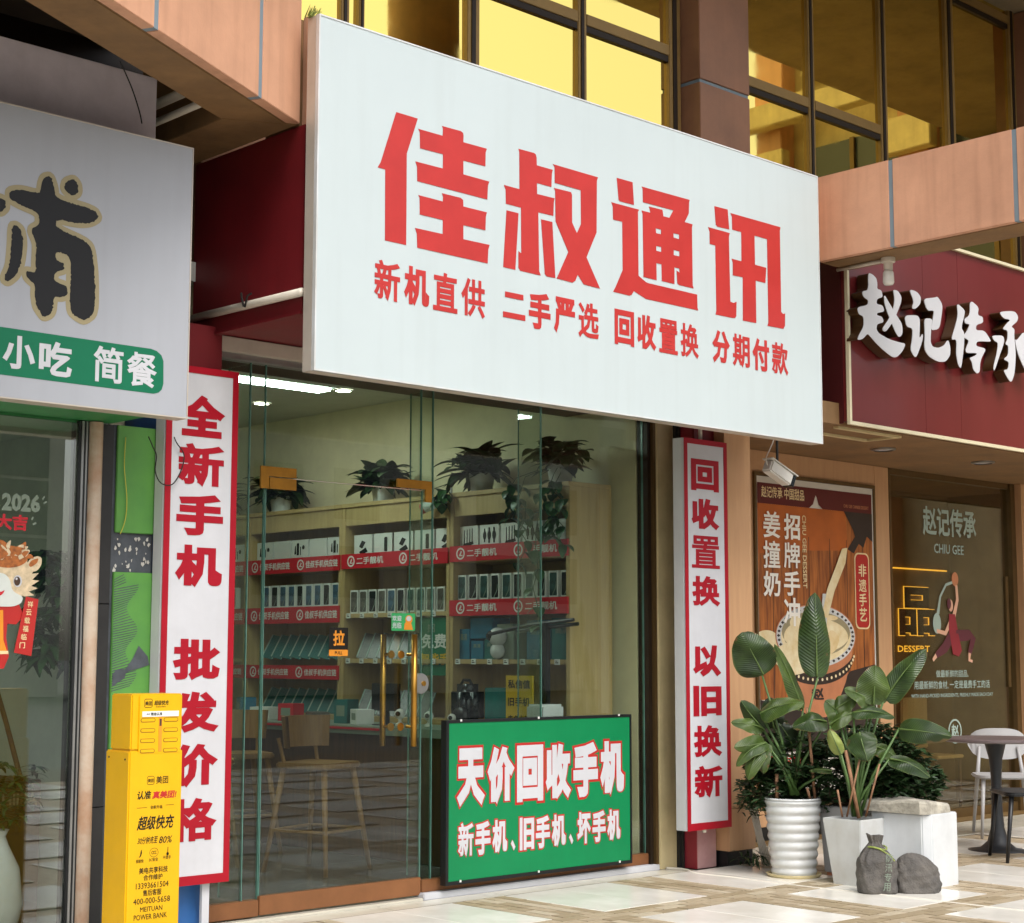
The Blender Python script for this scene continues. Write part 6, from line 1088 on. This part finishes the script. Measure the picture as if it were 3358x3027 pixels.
mb.add(vs, [(0,3,2,1)] + [(r*4+i, r*4+(i+1) % 4, (r+1)*4+(i+1) % 4, (r+1)*4+i) for r in range(3) for i in range(4)]); build('pot_body', mb, 'pot_white', p2_, .004); build('soil', MB().add([(cx+sx*.116, cy+sy*.116, .35) for sx, sy in q], [(0,1,2,3)]), 'soil', p2_)
t2 = thing('banana_plant', 'broad leaved plant leaning right in the white square pot', 'plant', (8.25, 5.8, .35))
big_plant(t2, s2, [(910,645,.0,1138,388,-.05,135,'leaf',.08,.28), (850,678,-.02,862,468,-.05,165,'leaf_light',.06,.25), (832,668,.0,692,598,-.03,100,'leaf_light',.12,.25), (738,716,-.03,945,742,-.1,85,'leaf',.14,.25), (985,800,-.02,1238,848,-.12,120,'leaf',.18,.25), (918,965,-.05,1115,1050,-.14,90,'leaf',.14,.3), (765,820,-.06,795,968,-.12,145,'leaf',.12,.28), (860,905,.05,965,955,.0,90,'leaf_light',.12,.3), (700,760,.05,600,660,.05,120,'leaf_light',.1,.25), (655,700,.03,760,640,.0,110,'leaf_light',.1,.25), (660,935,-.08,600,800,-.1,72,'leaf_pale',.05,.6), (620,790,.02,745,720,-.03,90,'leaf_light',.1,.25)], (750, 1262),
          [((690,915,-.05),(752,1268,-.05),.011), ((757,962,-.08),(690,1262,-.04),.006), ((866,985,-.06),(790,1262,-.04),.006), ((640,1120,-.06),(665,1262,-.05),.006)])
# shrubs behind
pb = thing('planter', 'grey white planter box behind the two white pots', 'planter', (8.5, 6.05, 0)); build('planter_box', frus(8.56, 6.02, .13, .15, .03, .42), 'chair_grey', pb, .005); build('planter_foot', MB().box(8.44, 8.68, 5.9, 6.14, 0, .029), 'clay', pb, .003)
def shrub(label, spots, seed, m='leaf_dark', foot=(8.56, 6.02, .4), L=.06, Wd=.0125):
    t = thing('leafy_shrub', label, 'shrub', foot); rr = random.Random(seed); mb = MB(); tw = MB()
    for (c, r, n, sq) in spots:
        for k in range(n):
            d = Vector((rr.gauss(0,1), rr.gauss(0,1), rr.gauss(0,1))).normalized(); a = Vector(c) + Vector((d.x*sq[0], d.y*sq[1], d.z*sq[2]))*r*rr.uniform(.35, .75)
            e = a + (d + Vector((0,0,-.25)))*r*rr.uniform(.25,.5); tw.tube([a, e], [.0022, .0012], 3, False)
            for i in range(9):
                q = a.lerp(e, .1+i/9*.95); w = Wd*rr.uniform(.8,1.3); l = L*rr.uniform(.6,1.2); s = 1 if i % 2 else -1
                vs = [(0,0,0),(l*.45,w,0),(l,0,-.15*l),(l*.45,-w,0)]; yaw = math.atan2(d.y, d.x)+s*rr.uniform(.6,1.2); mb.add(orient(vs, q, yaw, rr.uniform(-.4,.6), rr.uniform(-.6,.6)), [(0,1,2),(0,2,3)])
    build('foliage', mb, m, t); build('twigs', tw, 'bark', t)
    for (c, r, n, sq) in spots: build('trunk', MB().tube([foot, Vector(c)], [.012, .006], 6), 'bark', t)
    return t
shrub('dense dark fine leaved shrub behind the ribbed pot', [((8.4,6.36,.70),.25,230,(1,1,1)), ((8.5,6.15,.60),.22,190,(1,1,1)), ((8.28,6.44,.56),.2,170,(1,1,.9)), ((8.62,6.05,.78),.16,90,(1,1,1))], 3)
shrub('dense dark fine leaved shrub right of the square pot', [((8.7,5.84,.64),.22,240,(1,1,.95)), ((8.6,5.82,.56),.18,170,(1,1,.9)), ((8.80,5.72,.58),.15,120,(1,1,.8)), ((8.66,5.88,.80),.13,60,(1,1,1))], 4, 'leaf_dark', (8.7, 5.9, .3))
# spindly plant at the pilaster foot
sp_ = thing('spindly_plant', 'spindly plant with pale bare stems at the foot of the pilaster', 'plant', (8.45, 6.72, 0)); rr = random.Random(9); mb = MB()
for i in range(5): build('stem', MB().tube([(8.55+i*.012, 6.70-i*.01, 0), (8.50+i*.012, 6.71, .18), (8.445+i*.016, 6.72, .37)], [.008,.007,.005], 6), 'pvc', sp_, smooth=True)
for c, n, s in (((8.45,6.72,.4),26,.08), ((8.46,6.69,.05),40,.1), ((8.38,6.7,.36),10,.05)):
    for k in range(n): v, f = leaf_mb(rr.uniform(.06,.11), .009, .6, .2, 4, 1); mb.add(orient(v, Vector(c)+Vector((rr.uniform(-s,s),rr.uniform(-s,s),rr.uniform(-.03,.05))), rr.random()*6.28, rr.uniform(-.5,.6)), f)
build('foliage', mb, 'leaf_dark', sp_)
# white block, stone slab, bags
wb = thing('white_block', 'white painted block carrying a rough stone slab', 'block', (8.5, 5.55, 0)); build('block_body', MB().prism([(8.36,5.42),(8.40,5.377),(8.66,5.377),(8.68,5.4),(8.68,5.76),(8.36,5.76)], .0, .42), 'block_white', wb, .006)
sl = MB(); rr = random.Random(21); n = 26; ring_ = []
for lv, z in ((0,.421),(1,.44),(2,.47),(3,.482)):
    for i in range(n):
        a_ = 2*math.pi*i/n; r = 1+.06*math.sin(3*a_+1)+rr.uniform(-.03,.03)*(lv > 0); sx = max(-1, min(1, 1.35*math.cos(a_)*r)); sy = max(-1, min(1, 1.3*math.sin(a_)*r)); ring_.append((8.49+sx*.155*(1-.04*(lv == 3)), 5.62+sy*.235*(1-.04*(lv == 3)), z+rr.uniform(-.004,.004)*(lv > 0)+(.012*math.sin(2*a_) if lv > 1 else 0)))
sl.add(ring_ + [(8.49,5.62,.421),(8.49,5.62,.5)], [(l*n+i, l*n+(i+1) % n, (l+1)*n+(i+1) % n, (l+1)*n+i) for l in range(3) for i in range(n)] + [(3*n+i, 3*n+(i+1) % n, 4*n+1) for i in range(n)] + [((i+1) % n, i, 4*n) for i in range(n)])
tag(build('stone_slab', sl, 'concrete'), 'rough pale stone slab lying on the white block', 'slab')
def sack(name, label, c, w, d, h, seed, lean, neck):
    """cloth sack: sagging sides, gathered or flopped top with folds"""
    rr = random.Random(seed); t = thing(name, label, 'sack', (c[0], c[1], 0)); vs = []; fs = []; ns, nr = 72, 44
    off = [rr.uniform(0, 6.28) for _ in range(10)]
    for i in range(nr+1):
        q = i/nr
        if neck:
            prof = 1.02-.12*q if q < .58 else max(.16, .95-(q-.58)*2.3) if q < .86 else .30+.9*(q-.86)
            z = h*q
        else: prof = max(.02, math.sqrt(max(0, 1-q**3.2))); z = h*q
        prof *= (.8+.2*min(1, q/.05)) if q < .05 else 1
        for k in range(ns):
            a_ = 2*math.pi*k/ns; g = max(0, q-.35)*(1.5 if neck else .5)
            wr = 1 + .05*math.sin(2*a_+off[0]+3*q) + .03*math.sin(5*a_+off[1]+5*q) + g*(.10*math.sin(8*a_+off[2]+2*q) + .07*math.sin(13*a_+off[3]-3*q)) + .022*math.sin(11*a_+off[4]+17*q) + .035*math.sin(2*a_+15*q+off[5])*(1-q) + .02*math.sin(4*a_-31*q+off[8])
            ex = abs(math.cos(a_))**.75*math.copysign(1, math.cos(a_)); ey = abs(math.sin(a_))**.85*math.copysign(1, math.sin(a_))
            p = Vector(c) + RV*(ex*w/2*prof*wr + lean*q*q) + FV*(ey*d/2*prof*wr)
            zz = (.02*math.sin(a_+off[6])*q + .012*math.sin(3*a_+off[7])*q)*(.35 if neck else (1-q)); vs.append((p.x, p.y, max(0, z + zz)))
    for i in range(nr):
        for k in range(ns): fs.append((i*ns+k, i*ns+(k+1) % ns, (i+1)*ns+(k+1) % ns, (i+1)*ns+k))
    vs.append((c[0]+RV.x*lean, c[1]+RV.y*lean, h*(.95 if neck else .99))); fs += [(nr*ns+k, nr*ns+(k+1) % ns, len(vs)-1) for k in range(ns)]
    build('sack_cloth', MB().add(vs, fs), 'bag_cloth', t, smooth=True); return t
b1 = sack('sand_sack', 'dark sack with pale print tied at the top, left of the two', (8.03, 5.50, 0), .215, .17, .325, 1, -.01, True)
o_ = Vector((8.03,5.50,0)) - FV*.089; FP = Fr(tuple(o_), tuple(RV), (0,0,1), tuple(-FV))
for i, c in enumerate('防汛专用'): text('character', c, FP, (.028-i*.006, .03+(3-i)*.052, .066-i*.006, .075+(3-i)*.052), 'decal_grey', b1, bold=.004, off=.006, depth=.001, slant=.004)
build('tie', MB().tube([tuple(Vector((8.03,5.50,.255))+RV*(.055*math.cos(a_))+FV*(.05*math.sin(a_))+Vector((0,0,.008*math.sin(a_*2)))) for a_ in [i*.35 for i in range(19)]], .005, 6).tube([tuple(Vector((8.03,5.50,.255))-FV*.05), tuple(Vector((8.03,5.5,.22))-FV*.075+RV*.06), tuple(Vector((8.03,5.5,.19))-FV*.08+RV*.08)], .004, 5), 'leaf_pale', b1)
sack('sand_sack', 'dark slumped sack with brown stain, right of the two', (8.215, 5.36, 0), .25, .16, .225, 2, -.03, False)
wire('floor_cable', [(8.0,7.03,.006),(8.03,6.9,.006),(7.93,6.72,.006),(7.95,6.42,.006),(7.93,6.1,.006),(7.95,5.75,.006),(7.98,5.42,.006),(8.0,5.0,.006),(8.04,4.4,.006)], .008, 'cable', 'white cable running over the pavement past the pots')
